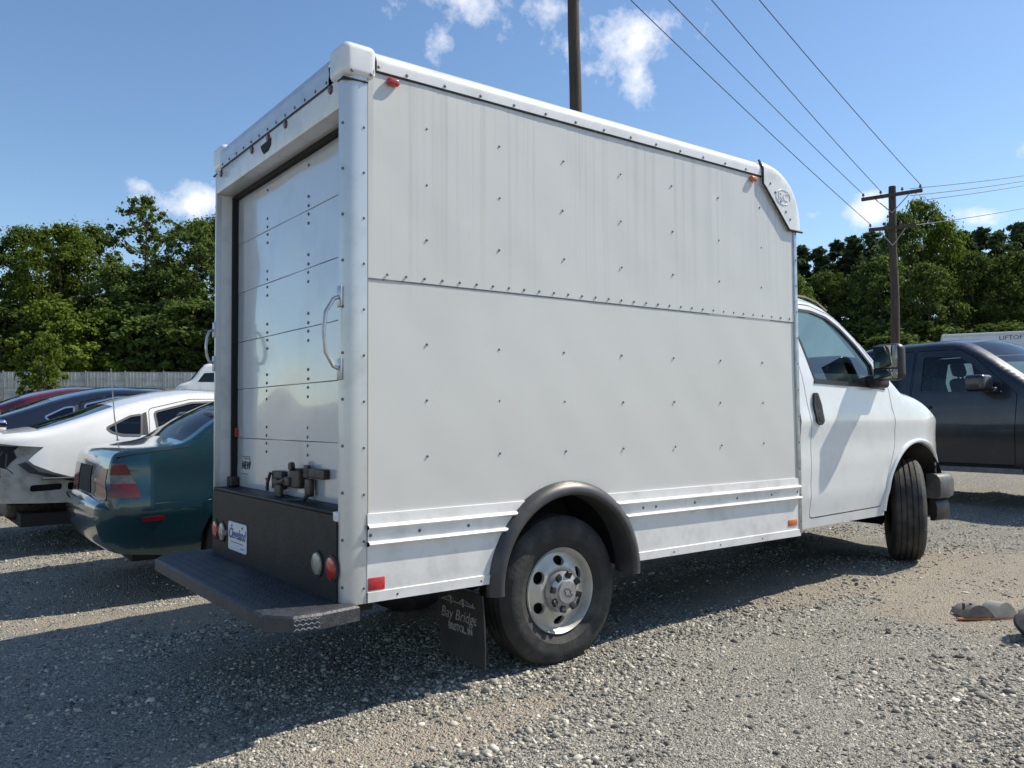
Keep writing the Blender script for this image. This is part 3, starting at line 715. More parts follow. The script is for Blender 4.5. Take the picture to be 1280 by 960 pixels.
    for k in range(8):
        a = 2*PI*(k+.5)/8+.1; B().rbox(-.028, .023, -.012, .007, -.0165, .0165, .0055, 2, Matrix.Rotation(-a, 4, 'Y') @ Matrix.Translation((.082, o+sg*.0485, 0)) @ Matrix.Rotation(sg*.42, 4, 'Z')).build('lug_recess', 'plastic_black', wheel)
    b = B(); em_ = [(-.030, -.008), (-.010, -.008), (-.013, -.016), (.011, -.016), (.013, -.008), (.028, -.008), (.034, .008), (.012, .008), (.015, .016), (-.011, .016), (-.013, .008), (-.025, .008)]
    for i in range(len(em_)): p, q = em_[i-1], em_[i]; b.tube([(p[0], o+sg*.0705, p[1]), (q[0], o+sg*.0705, q[1])], .0016, 4)
    b.build('hub_emblem', 'seal', wheel)
    B().lathe([(.185, o-sg*.05), (0, o-sg*.05)], 24).build('brake_drum', 'dark', wheel)
both(side)

# roof and front wall
arcf = [(2.86+.40*abs(math.cos(t))**.87, 2.45+.396*abs(math.sin(t))**.87) for t in np.linspace(PI/2, 0, 12)]
prof = [(.06, 2.842), (1.4, 2.848), (2.8, 2.846)]+arcf+[(3.22, 1.5), (3.22, .47)]
B().loft([[(x, TW*.045+TW*.91*t, z+(.006*(1-(2*t-1)**2) if z > 2.5 else 0)) for t in np.linspace(0, 1, 9)] for x, z in prof]).build('roof_and_front_wall', 'trim_white', truck)
B().box(.13, 3.20, .44, TW-.44, .49, .53).build('cargo_floor', 'dark', truck, False)
# rear header: rounded edge extrusion, fascia, soffit
sec = [(.002, 2.702), (-.006, 2.702), (-.006, 2.728)]+[(.075-.081*math.cos(t), 2.770+.085*math.sin(t)) for t in np.linspace(-.3, PI/2, 7)]
B().loft([[(x, y, z) for (x, z) in sec] for y in np.linspace(.14, TW-.14, 12)]).build('header_rail', 'post_metal', truck, ang=50)
B().rbox(.0, .125, .046, TW-.046, 2.571, 2.7015, .006, 1).build('header_fascia', 'trim_white', truck)
B().box(-.003, .02, .14, TW-.14, 2.694, 2.7005).build('header_sealant', 'seal', truck, False)
rv = B()
for i in range(13): rv.dome((-.0065, .16+i*.12, 2.716), (-1, 0, 0), .008, .005)
tag(rv.build('rivets', 'rivet', truck), kind='stuff')
for y, z in ((.127, 2.676), (.647, 2.674), (.88, 2.672), (1.12, 2.672), (1.64, 2.672)):
    B().lathe([(.021, 0), (.021, -.004), (.016, -.010), (.0, -.012)], 14, 'x', (.001, y, z)).build('identification_lamp', mat('dark_red_lens', (.09, .01, .01), .25, coat=.5) if 'dark_red_lens' not in MAT else 'dark_red_lens', truck)
b = B(); b.prism([(.985, 2.655), (.84, 2.662), (.845, 2.625), (.88, 2.606), (.94, 2.604), (.97, 2.628)], -.004, .002, 'x'); b.build('broken_lamp_hole', 'dark', truck, False)
# roll-up door: six slats
zb = [.842, 1.125, 1.412, 1.69, 1.983, 2.275, 2.568]
for i in range(6):
    z0, z1 = zb[i]+.0011, zb[i+1]-.0011
    ys = np.linspace(.076, TW-.076, 30); zz = np.linspace(z0+.0015, z1-.0015, 9); ph = RNG.uniform(0, 6, 4)
    rows = [[(.128, y, z0) for y in ys]]
    for z in zz: rows.append([(.1255+.0016*math.sin(y*5.2+ph[0])*math.sin((z-z0)/(z1-z0)*PI)+.0012*math.sin(y*9+ph[1]+z*6), y, z) for y in ys])
    rows.append([(.128, y, z1) for y in ys])
    pn = B().loft(rows).build('door_panel', 'door_white', truck, ang=12)
    rv = B()
    for y in (1.228, .665):
        for z in (z0+.020, z0+.066, z1-.020, z1-.066): rv.dome((.1245, y, z), (-1, 0, 0), .0085, .005)
    tag(rv.build('rivets', 'rivet', pn), kind='stuff')
B().box(.131, .14, .075, TW-.075, .83, 2.568).build('door_backing', 'seam_grey', truck, False)
B().box(.10, .13, .076, TW-.076, 2.545, 2.5705).build('door_top_seal', 'dark', truck, False)
B().rbox(.108, .1245, 1.69, 1.73, 1.13, 1.185, .004, 1).build('red_reflector', 'red_tape', truck)
# door sticker (thin outline and letters)
b = B()
for p, q in (((-.062, .05), (.062, .05)), ((-.062, -.05), (.03, -.05)), ((.062, .05), (.062, -.01)), ((-.03, .038), (.05, .038))):
    b.box(.1215, .1225, 1.545-max(p[0], q[0])-.002, 1.545-min(p[0], q[0])+.002, .970+min(p[1], q[1])-.002, .970+max(p[1], q[1])+.002)
b.build('door_sticker_border', 'ink_black', truck, False)
text('door_sticker_letters', 'NEW', .062, 'ink_black', truck, frame((.1215, 1.545, .968), (0, -1, 0), (0, 0, 1)), shear=.2, bold=.001)
# sill, lower rear panel with lamps, plate
B().rbox(-.004, .13, .048, TW-.048, .826, .8415, .004, 1).build('door_sill', 'black_steel', truck)
nb = [(.048, .462), (TW-.048, .462), (TW-.048, .826), (.085, .826), (.085, .80), (.048, .80)]
B().prism(nb, -.008, .09, 'x').build('lower_rear_panel', 'black_steel', truck, False)
B().rbox(-.009, .09, .040, .082, .802, .842, .003, 1).build('sill_end_plate', 'trim_white', truck)
for (y, mm, nm) in ((.088, 'red_lens', 'red_tail_lamp'), (.235, 'dim_lens', 'clear_reverse_lamp'), (1.545, 'dim_lens', 'clear_reverse_lamp'), (1.668, 'red_lens', 'red_tail_lamp')):
    lp = B().lathe([(.052, 0), (.050, -.006), (.046, -.012), (.03, -.017), (0, -.019)], 28, 'x', (-.008, y, .602)).build(nm, mm, truck)
    B().lathe([(.058, 0), (.058, -.006), (.050, -.007)], 28, 'x', (-.008, y, .602)).build('lamp_grommet', 'rubber', lp)
B().lathe([(.018, 0), (.016, -.03), (0, -.034)], 12, 'x', (-.008, 1.475, .602)).build('plate_lamp', 'dim_lens', truck)
pl = B(); pl.prism(roundpoly([(1.137, .523), (1.431, .523), (1.431, .676), (1.137, .676)], .018), -.014, -.010, 'x'); pl = pl.build('licence_plate', 'plate_white', truck, False)
text('plate_script', 'Cleveland', .078, 'ink_purple', pl, frame((-.0145, 1.288, .612), (0, -1, 0), (0, 0, 1)), shear=.3, sx=.86, bold=.0015)
text('plate_line', 'AUTO SALES', .020, 'ink_purple', pl, frame((-.0145, 1.31, .566), (0, -1, 0), (0, 0, 1)), shear=.2) if False else None
b = B(); b.box(-.0148, -.0142, 1.19, 1.38, .566, .570); b.box(-.0148, -.0142, 1.17, 1.23, .542, .546); b.build('plate_underline', 'ink_purple', pl, False)
for y_ in (1.20, 1.37): B().dome((-.014, y_, .655), (-1, 0, 0), .008).build('plate_screw', 'rivet', pl)
# rear step
sp = [(.05, -.055), (-.14, -.085), (-.245, -.075), (-.332, .03), (-.332, 1.70), (-.262, 1.83), (-.15, 1.87), (.05, 1.85)]
def step():
    out = []; b = B()
    c = np.mean(sp, 0)
    rings = [(1.0, .402, 0), (1.0, .455, 0), (1.0, .464, .008), (1.0, .466, .016)]
    rows = []
    for (_, z, ins) in rings: rows.append([(x, y, z) for x, y in offset(sp, -ins)])
    b.loft(rows, close=True); n = len(sp); b.f.append(tuple(range(3*n, 4*n))); b.f.append(tuple(reversed(range(n))))
    return b.build('rear_step', 'deck_grey', truck, ang=30)
st = step()
b = B()
for i in range(3):
    for j in range(9): 
        p = Vector((-.14-.105*(j/9)-.004, -.085+.010*(j/9)-.0015, .412+i*.018)); b.rbox(-.007, .007, -.001, .0015, -.002, .002, .001, 1, Matrix.Translation(p) @ Matrix.Rotation(R(-5), 4, 'Z') @ Matrix.Rotation(R(35 if (i+j) % 2 else -35), 4, 'Y'))
b.build('tread_plate_studs', 'steel', st)
b = B()
for x in np.arange(-.30, -.02, .05):
    for y in np.arange(.05, 1.75, .05): b.dome((x, y, .4662), (0, 0, 1), .010, .002, 5)
tag(b.build('deck_studs', 'deck_grey', st), kind='stuff')
for y in (.35, 1.4): B().box(-.25, .3, y-.03, y+.03, .345, .4015).build('step_bracket', 'black_steel', truck, False)
# grab handles
for (y, z0, z1) in ((.030, 1.445, 1.755), (TW-.030, 1.565, 1.765)):
    g = B(); g.tube([(.0, y, z0), (-.03, y, z0+.012), (-.066*(z1-z0)/.31, y, z0+.07*(z1-z0)/.31), (-.075*(z1-z0)/.31, y, (z0+z1)/2), (-.066*(z1-z0)/.31, y, z1-.07*(z1-z0)/.31), (-.03, y, z1-.012), (.0, y, z1)], .0085, 10)
    for z in (z0, z1): g.rbox(-.008, .003, y-.018, y+.018, z-.045, z+.045, .004, 1)
    g.build('grab_handle', 'steel', truck)
# latch gear on the door
b = B(); b.rbox(.09, .124, .92, 1.06, .872, .965, .006); b.rbox(.075, .095, .90, .985, .80, .90, .006); b.rbox(.07, .092, .93, 1.0, .895, .93, .005); b.tube([(.085, 1.06, .955), (.075, 1.075, .90), (.078, 1.085, .86)], .009, 6); b.tube([(.082, .93, .91), (.078, .84, .925)], .014, 8); b.build('door_latch', 'latch_steel', truck)
b = B(); b.rbox(.082, .124, .675, .80, .893, .990, .010); b.lathe([(.022, 0), (.022, -.02), (0, -.022)], 12, 'x', (.084, .745, 1.0)); b.rbox(.07, .10, .78, .85, .898, .945, .01); b.build('padlock_keeper', 'latch_steel', truck)
b = B(); b.rbox(.092, .124, .405, .60, .952, .998, .006); b.rbox(.088, .11, .585, .635, .950, 1.012, .006); b.build('lock_bar', 'latch_steel', truck)
b = B(); b.rbox(.085, .115, .552, .618, .862, .948, .012); b.tube([(.09, .585, .868), (.075, .60, .845), (.04, .66, .838), (.02, .72, .838)], .011, 6); b.build('hanging_latch', 'latch_steel', truck)
B().rbox(.07, .124, 1.66, 1.73, .842, .90, .01).build('door_corner_bracket', 'latch_steel', truck)
# mud flaps
for (y0, y1) in ((.02, .43), (TW-.43, TW-.02)):
    ys = np.linspace(y0, y1, 9); zs = np.linspace(.40, .055, 10)
    def fx(y, z): return .715+.02*math.sin((.4-z)*5.2)+.03*((y-y0)/(y1-y0)-.5)*(.4-z)
    rows = [[(fx(y, z), y, z+.02*(y-y0)) for y in ys] for z in zs]; back = [[(x+.008, y, z) for x, y, z in r] for r in rows]
    b = B().loft(rows); b.loft(back); b.loft([[r[0] for r in rows], [r[0] for r in back]]); b.loft([[r[-1] for r in rows], [r[-1] for r in back]]); b.loft([rows[-1], back[-1]]); f = b.build('mud_flap', 'flap_rubber', truck)
    cy = (y0+y1)/2+.01
    text('flap_script', 'Bay Bridge', .078, 'ink_grey', f, frame((fx(cy, .26)-.006, cy, .268), (.03, -1, 0), (-.07, 0, 1)), shear=.35, sx=.92)
    text('flap_place', 'BRISTOL, IN', .048, 'ink_grey', f, frame((fx(cy, .205)-.006, cy-.01, .205), (.03, -1, 0), (-.05, 0, 1)), sx=.80, bold=.0012)
    b = B(); k = lambda u, z: (fx(cy, z)-.004, cy+.15-u*.30, z)
    pts = lambda f0: None
    def seg(p, q, r=.0022): b.tube([k(*p), k(*q)], r, 4)
    seg((0, .330), (1, .330), .003)
    for t in (.3, .66): seg((t, .318), (t, .358), .0032)
    for (u0, z0, u1, z1) in ((0, .330, .3, .358), (.66, .358, 1, .330)): seg((u0, z0), (u1, z1))
    cat = [(.3+.36*t, .358-.026*(1-(2*t-1)**2)) for t in np.linspace(0, 1, 9)]
    for p, q in zip(cat[:-1], cat[1:]): seg(p, q)
    for u in np.linspace(.06, .94, 15):
        z = np.interp(u, [0, .3, .48, .66, 1], [.330, .358, .332, .358, .330]); seg((u, .330), (u, z), .0012)
    seg((.95, .33), (.95, .35)); b.build('flap_bridge_drawing', 'ink_grey', f)
# chassis
for y in (.48, TW-.48): B().rbox(.1, 5.3, y-.035, y+.035, .42, .49, .005, 1).build('frame_rail', 'black_steel', truck)
b = B(); b.tube([(ARCX, .2, .37), (ARCX, TW-.2, .37)], .045, 10); b.lathe([(.02, -.15), (.11, -.10), (.15, 0), (.11, .1), (.02, .15)], 18, 'x', (ARCX, TW/2, .37)); b.build('rear_axle', 'black_steel', truck)
B().rbox(2.1, 3.1, 1.0, 1.5, .30, .49, .04).build('fuel_tank', 'black_steel', truck)
b = B(); b.tube([(4.2, 1.3, .42), (2.6, 1.55, .38), (1.9, 1.4, .38)], .03, 8); b.build('exhaust_pipe', 'latch_steel', truck)
B().tube([(1.25, .5, .62), (1.25, TW-.5, .62)], .03, 8).build('axle_stop', 'black_steel', truck)

# ------------------------------------------------------------------ cab of the truck
CY = TW/2
cprof = [(3.225, .50, 'skip'), (3.225, 1.2, 'skip'), (3.225, 1.95, 'cab_roof'), (3.30, 2.045, 'cab_roof'), (3.52, 2.078, 'cab_roof'), (3.77, 2.035, 'windshield'), (4.02, 1.885, 'windshield'), (4.44, 1.525, 'hood'), (4.58, 1.432, 'hood'), (4.90, 1.365, 'hood'), (5.18, 1.25, 'hood'), (5.36, 1.08, 'grille'), (5.44, .90, 'grille'), (5.46, .74, 'front_bumper'), (5.47, .60, 'front_bumper'), (5.43, .47, 'front_bumper')]
cs = Shell(cprof, .905, [(3.2, 1.46), (4.45, 1.43), (5.5, 1.3)], tumble=.175, rnd=.10, rear=(0, .1), front=(.30, .80), low=((.45, .955), (.62, .975), (.98, 1.0)), beltv=.975, crown={'windshield': .07, 'hood': .06, 'cab_roof': .04, 'grille': .10, 'front_bumper': .12}, yc=CY, roof_z=2.06, bulge=lambda x, z: .012*np.exp(-((z-1.20)/.05)**2)-.010*np.exp(-((z-1.02)/.09)**2)+.008*np.exp(-((z-.70)/.05)**2))
FWX = 4.745
arch = (FWX, .53, .475)
def cab_outline():
    top = [tuple(p) for p in cs.P if p[1] > .74]; top = top+[(5.33, .76), (5.26, .80)]
    bot = [(arch[0]+arch[2]*math.cos(a), arch[1]+arch[2]*1.04*math.sin(a)) for a in np.linspace(.42, PI-.02, 20)]
    return top+bot+[(4.27, .505), (3.225, .490)]
co = cab_outline(); ex = cs.extra()
dpoly = [(3.262, 1.69), (3.30, 1.40), (3.345, 1.15), (3.338, .80), (3.335, .555), (4.225, .575), (4.262, .72), (4.36, .93), (4.405, 1.02), (4.392, 1.20), (4.352, 1.425), (4.22, 1.615), (4.0, 1.82), (3.80, 1.945), (3.58, 1.998), (3.29, 2.0)]
dpoly = roundpoly(dpoly, .03, 2)
wpoly = roundpoly([(3.43, 1.47), (4.175, 1.450), (4.185, 1.585), (4.03, 1.735), (3.88, 1.85), (3.75, 1.918), (3.58, 1.952), (3.315, 1.957), (3.335, 1.82)], .025, 3)
for sg in (-1, 1):
    lip = (0, -sg*.035, 0)
    panel('cab_side', co, [offset(dpoly, .005)], cs.side(sg), 'cab_white', truck, .07, lip, ex, flip=sg > 0)
    dr = panel('cab_door', offset(dpoly, -.003), [wpoly], cs.side(sg), 'cab_white', truck, .07, lip, ex, flip=sg > 0)
    panel('door_inner', [(3.25, .5), (4.22, .5), (4.36, .93), (4.40, 1.0), (4.36, 1.42), (3.28, 1.42)], [], cs.side(sg, -.06), 'cab_trim', truck, .2, flip=sg > 0)
    panel('door_window', wpoly, [], cs.side(sg, -.012), 'glass_cab', dr, .12, flip=sg > 0)
    panel('window_seal', offset(wpoly, .012), [offset(wpoly, -.008)], cs.side(sg, .002), 'plastic_black', dr, .1, (0, -sg*.015, 0), flip=sg > 0)
    panel('belt_moulding', [(3.41, 1.448), (4.17, 1.428), (4.17, 1.452), (3.42, 1.474)], [], cs.side(sg, .006), 'plastic_black', dr, .1, (0, -sg*.02, 0), flip=sg > 0)
    panel('mirror_sail', [(4.168, 1.425), (4.30, 1.415), (4.168, 1.60)], [], cs.side(sg, .006), 'plastic_black', dr, .1, (0, -sg*.02, 0), flip=sg > 0)
    hz = [(3.385, 1.385), (3.425, 1.385), (3.462, 1.30), (3.462, 1.19), (3.43, 1.165), (3.385, 1.19), (3.372, 1.30)]
    hd = panel('door_handle', roundpoly(hz, .015, 3), [], cs.side(sg, .016), 'plastic_black', dr, .05, (0, -sg*.02, 0), flip=sg > 0)
    panel('handle_recess', roundpoly(offset(hz, -.018), .01, 2), [], cs.side(sg, .0165), 'dark', hd, .05, flip=sg > 0)
    # raised crease along the flank and a lip round the arch
    y = lambda x, z, o=0.: CY+sg*(float(cs.hw(x, z))+o)
    al = [(arch[0]+(arch[2]+.012)*math.cos(a), arch[1]+(arch[2]+.012)*1.04*math.sin(a)) for a in np.linspace(.42, PI-.02, 26)]
    b = B(); b.tube([(x, y(x, z, .004), z) for x, z in al], .016, 8); b.build('arch_lip', 'cab_white', truck)
    pts = ell(arch[0], arch[1], arch[2], arch[2]*1.03, 0, 180, 18); y0 = y(arch[0], 1.0); b = B(); b.loft([[(x, y0-sg*.03, z) for x, z in pts], [(x, y0-sg*.45, z) for x, z in pts]]); b.add([(x, y0-sg*.45, z) for x, z in pts], [tuple(range(len(pts)))]); b.build('wheel_liner', 'plastic_black', truck)
    # drip rail above the door
    b = B(); dp = [(3.24, 2.04), (3.40, 2.058), (3.58, 2.058), (3.72, 2.035), (3.84, 1.98)]; b.tube([(x, CY+sg*.715, z+.004) for x, z in dp], .006, 6); b.build('roof_moulding', 'tan_rail', truck)
    # mirror
    mx = 4.11; my_ = y(4.2, 1.5); my2 = my_+sg*.265
    b = B(); b.rbox(mx-.055, mx+.055, *sorted((my_+sg*.05, my2)), 1.475, 1.735, .05, 4, Matrix.Translation((mx, 0, 1.6)) @ Matrix.Rotation(R(0), 4, 'Y') @ Matrix.Translation((-mx, 0, -1.6)))
    b.rbox(mx-.04, mx+.12, *sorted((my_-sg*.02, my_+sg*.10)), 1.425, 1.52, .03, 3); mr = b.build('mirror_housing', 'plastic_black', truck)
    for (z0, z1) in ((1.563, 1.72), (1.488, 1.553)):
        B().rbox(mx-.062, mx-.0555, *sorted((my_+sg*.072, my2-sg*.018)), z0, z1, .003, 1).build('mirror_glass', 'mirror_glass', mr)
    # front wheel, steered left
    z0 = float(gz(FWX, .1, False))
    fwheel = B().lathe(tread_tyre(.384, .212, .24, 4), 56).build('tyre', 'rubber', truck, loc=(FWX+(-.0 if sg < 0 else .0), CY+sg*(.77), z0+.378), rot=(0, 0, R(34)), ang=30)
    B().lathe([(.213, sg*.09), (.205, sg*.10), (.19, sg*.06), (.14, sg*.09), (.09, sg*.095), (.085, sg*.12), (.0, sg*.13)], 40).build('rim', 'rim_silver', fwheel)
    B().lathe([(.2, -sg*.08), (.19, -sg*.03), (.05, -sg*.02), (0, -sg*.02)], 24).build('inner_rim', 'dark', fwheel)
    # headlamp
    panel('headlamp', [(5.28, 1.02), (5.40, .98), (5.40, .86), (5.30, .84)], [], cs.side(sg, .006), 'dim_lens', truck, .04, flip=sg > 0)
for (t, i, j) in cs.spans():
    if t == 'skip': continue
    if t == 'windshield':
        B().loft(cs.strip_rows(i, j, -.9, .9, 11)).build(t, 'glass_clear', truck)
        for e in ((-1, -.9), (.9, 1)): B().loft(cs.strip_rows(i, j, *e, 3)).build('windshield_pillar', 'cab_white', truck)
    elif t == 'front_bumper': continue
    else: B().loft(cs.strip_rows(i, j, -1, 1, 17)).build(t, 'cab_white' if t != 'grille' else 'plastic_black', truck)
path = [(5.03, .915), (5.10, .925), (5.20, .925), (5.28, .90), (5.36, .84), (5.43, .74), (5.49, .55), (5.52, .28), (5.53, 0)]; path = [(x, CY-w) for x, w in path]+[(x, CY+w) for x, w in path[-2::-1]]
def bumper_sweep(nm, m_, z0, z1, inset, th):
    rows = []
    for i, (x, y) in enumerate(path):
        a_ = Vector(path[max(0, i-1)]); b_ = Vector(path[min(len(path)-1, i+1)]); t = (b_-a_).normalized(); nn = Vector((t.y, -t.x)); o0 = Vector((x, y))-nn*inset; c = .022
        rows.append([(o0.x-nn.x*d, o0.y-nn.y*d, z) for d, z in ((th, z0), (.03, z0), (.008, z0+.015), (0, z0+.045), (0, z1-.06), (.010, z1-.028), (.03, z1-.008), (.055, z1), (th, z1))])
    b = B().loft(rows, close=True); k = len(rows[0]); b.f += [tuple(range(k)), tuple(range((len(rows)-1)*k, len(rows)*k))[::-1]]; return b.build(nm, m_, truck, ang=35)
bumper_sweep('front_bumper', 'bumper_grey', .575, .768, 0, .12); bumper_sweep('air_dam', 'plastic_black', .40, .574, .035, .06)
for yy in (.52, TW-.52): seat(truck, 3.56, yy, 1.0, 'cab_trim')
B().rbox(4.02, 4.42, .14, TW-.14, 1.20, 1.43, .06).build('dashboard', 'cab_trim', truck)
b = B(); c = Vector((3.98, TW-.52, 1.42)); b.tube([tuple(c+Vector((math.cos(a)*.08, math.sin(a)*.19, math.cos(a)*.17))) for a in np.linspace(0, 2*PI, 20)], .015, 6, False); b.build('steering_wheel', 'plastic_black', truck)
B().box(3.24, 4.4, .12, TW-.12, .50, .62).build('cab_floor', 'plastic_black', truck, False)
B().box(3.236, 3.246, .20, TW-.20, .5, 1.90).build('cab_back', 'cab_trim', truck, False)
B().rbox(3.9, 5.2, .5, TW-.5, .45, 1.15, .08).build('engine', 'dark', truck)
b = B(); b.tube([(FWX, .3, .42), (FWX, TW-.3, .42)], .05, 8); b.build('front_axle', 'black_steel', truck)

# ------------------------------------------------------------------ parked cars
def place(o, x, y, rz=0., dz=0.):
    o.location = (x, y, float(gz(x+1.5*math.cos(rz), y+1.5*math.sin(rz), False))+dz); o.rotation_euler = (0, 0, rz)

def sedan_doors():
    d1 = roundpoly([(1.50, .28), (2.10, .27), (2.11, .95), (2.09, 1.355), (1.74, 1.345), (1.33, 1.22), (1.27, 1.0), (1.34, .78), (1.46, .62)], .03, 2)
    d2 = roundpoly([(2.118, .27), (3.06, .26), (3.10, .90), (2.98, 1.00), (2.60, 1.28), (2.42, 1.35), (2.098, 1.355)], .03, 2); return [d1, d2]
# --- teal sedan
tp = [(.16, .27, 'rear_bumper'), (.05, .36, 'rear_bumper'), (.0, .50, 'rear_bumper'), (.0, .60, 'rear_bumper'), (.02, .625, 'rear_bumper'), (.06, .64, 'rear_panel'), (.07, .78, 'rear_panel'), (.10, .94, 'trunk_lid'), (.135, .98, 'trunk_lid'), (.33, 1.012, 'trunk_lid'), (.58, 1.045, 'rear_window'), (.80, 1.19, 'rear_window'), (1.13, 1.345, 'roof'), (1.35, 1.395, 'roof'), (1.9, 1.415, 'roof'), (2.34, 1.38, 'windshield'), (2.62, 1.26, 'windshield'), (3.14, .985, 'hood'), (3.32, .95, 'hood'), (3.82, .88, 'hood'), (4.17, .77, 'front_bumper'), (4.34, .62, 'front_bumper'), (4.38, .45, 'front_bumper'), (4.30, .24, 'front_bumper')]
def teal_bulge(x, z): return .022*sstep((.632-z)/.02)*sstep((.80-x)/.04)*(1-.6*sstep((.45-z)/.25))+.010*np.exp(-((z-.90)/.03)**2)-.012*np.exp(-((z-.80)/.07)**2)
teal_shell = Shell(tp, .86, [(0, .88), (.7, .97), (3.2, .92), (4.5, .8)], tumble=.24, rnd=.032, rear=(.17, .42), front=(.25, .7), bulge=teal_bulge, crown={'rear_bumper': .035, 'rear_panel': .03, 'trunk_lid': .015, 'rear_window': .05, 'roof': .04, 'windshield': .07, 'hood': .04, 'front_bumper': .12})
def lamp_band(z0, z1):
    xo = lambda z: np.interp(z, [.66, .78, .90], [.275, .235, .175]); xi = lambda z: np.interp(z, [.66, .90], [.074, .092]); return [(xi(z0), z0), (xo(z0), z0), (xo(z1), z1), (xi(z1), z1)]
teal = make_car('sedan', dict(shell=teal_shell, paint='teal_paint', mats={'rear_panel': 'navy_paint'}, arches=[(1.05, .31, .36), (3.56, .31, .36)], sill=.22, doors=[[(x-.09, z-.012 if z > 1.1 else z) for x, z in d] for d in sedan_doors()], handles=[(1.45, .86), (2.25, .85)],  # darker paint on the rear panel stands in for shade on the tail
    windows=[roundpoly([(1.33, 1.0), (1.96, .985), (1.95, 1.30), (1.69, 1.30), (1.41, 1.20)], .02, 2), roundpoly([(2.07, .985), (2.77, .975), (2.41, 1.25), (2.28, 1.30), (2.06, 1.31)], .02, 2)], glass='glass_tint', glass_top='glass_shade',
    lamps=[('tail_lamp', lamp_band(.665, .765), 'lamp_red'), ('tail_lamp_band', lamp_band(.765, .825), 'lamp_grey'), ('tail_lamp', lamp_band(.825, .90), 'lamp_red'), ('side_marker', roundpoly([(.28, .495), (.43, .50), (.43, .532), (.28, .527)], .01, 2), 'lamp_red'),
           ('bumper_joint', [(.30, .638), (.37, .620), (.75, .622), (.75, .626), (.37, .625), (.30, .644)], 'seam_grey'), ('trunk_gap', [(.125, .950), (.35, .985), (.60, 1.012), (.60, 1.018), (.35, .991), (.125, .956)], 'dark'), ('fuel_door_gap', offset(roundpoly([(.78, .86), (.94, .86), (.94, .98), (.78, .98)], .02, 2), 0) if False else [(.62, .63), (.70, .632), (.70, .636), (.62, .634)], 'dark'), ('headlamp', [(3.95, .70), (4.30, .60), (4.28, .72), (4.0, .80)], 'dim_lens')],
    interior=dict(seats=[(1.25, True), (2.25, False)], z=.42, dash=2.85)))
place(teal, -.36, 3.90, 0, .025); teal.rotation_euler[2] = R(-1.2)
tag(teal, 'dark teal sedan with tall red and grey tail lamps beside the box truck', 'car', 'parked sedans left of the truck')
b = B(); b.tube([(.40, .74, 1.03), (.37, .74, 1.25), (.34, .745, 1.66)], [.006, .005, .004], 6); b.dome((.40, .74, 1.03), (0, 0, 1), .016, .02); b.build('aerial', 'steel', teal)
for (t, i, j) in teal_shell.spans():
    if t == 'rear_panel':
        B().loft(teal_shell.strip_rows(i+1, j-2, -.34, .34, 9, .004)).build('plate_recess', 'dark', teal)
        B().loft(teal_shell.strip_rows(i, j-2, .42, .97, 5, .004)).build('tail_lamp', 'lamp_red', teal)
        B().loft(teal_shell.strip_rows(i, j-2, -.99, -.62, 5, .004)).build('tail_lamp', 'lamp_red', teal)

# --- the fastback shape shared by the white, navy and maroon cars
def fast_prof(bare):
    rear = [(.13, .42, 'skip'), (.11, .70, 'skip'), (.08, .95, 'trunk_lid')] if bare else [(.14, .26, 'rear_bumper'), (.03, .36, 'rear_bumper'), (-.02, .52, 'rear_bumper'), (.0, .68, 'rear_bumper'), (.05, .74, 'trunk_lid'), (.06, .95, 'trunk_lid')]
    return rear+[(.03, 1.035, 'trunk_lid'), (.14, 1.055, 'trunk_lid'), (.42, 1.085, 'rear_window'), (.75, 1.185, 'rear_window'), (1.08, 1.30, 'roof'), (1.35, 1.375, 'roof'), (1.75, 1.45, 'roof'), (2.1, 1.455, 'roof'), (2.5, 1.42, 'windshield'), (2.75, 1.33, 'windshield'), (3.5, 1.0, 'hood'), (3.65, .97, 'hood'), (4.2, .88, 'hood'), (4.52, .76, 'front_bumper'), (4.72, .60, 'front_bumper'), (4.76, .45, 'front_bumper'), (4.66, .22, 'front_bumper')]
FC = {'trunk_lid': .02, 'rear_window': .035, 'roof': .05, 'windshield': .08, 'hood': .05, 'front_bumper': .16, 'rear_bumper': .12}
def fast_shell(bare): return Shell(fast_prof(bare), .915, [(0, .96), (.9, 1.0), (3.4, .93), (4.7, .8)], tumble=.26, rnd=.07, rear=(.16, .6), front=(.28, .9), crown=FC)
fw_q = roundpoly([(.98, 1.10), (1.02, 1.06), (1.12, 1.035), (1.28, 1.03), (1.30, 1.225), (1.20, 1.21)], .02, 3)
fw_r = roundpoly([(1.45, 1.03), (2.10, 1.02), (2.11, 1.36), (1.80, 1.345), (1.43, 1.25)], .03, 3)
fw_f = roundpoly([(2.22, 1.02), (3.22, 1.00), (2.72, 1.285), (2.52, 1.34), (2.21, 1.36)], .03, 3)
fd1 = roundpoly([(1.66, .26), (2.16, .25), (2.17, 1.39), (1.80, 1.385), (1.375, 1.285), (1.36, 1.0), (1.50, .74)], .03, 2); fd2 = roundpoly([(2.178, .25), (3.20, .24), (3.30, .9), (3.30, .995), (2.76, 1.31), (2.55, 1.385), (2.178, 1.40)], .03, 2)
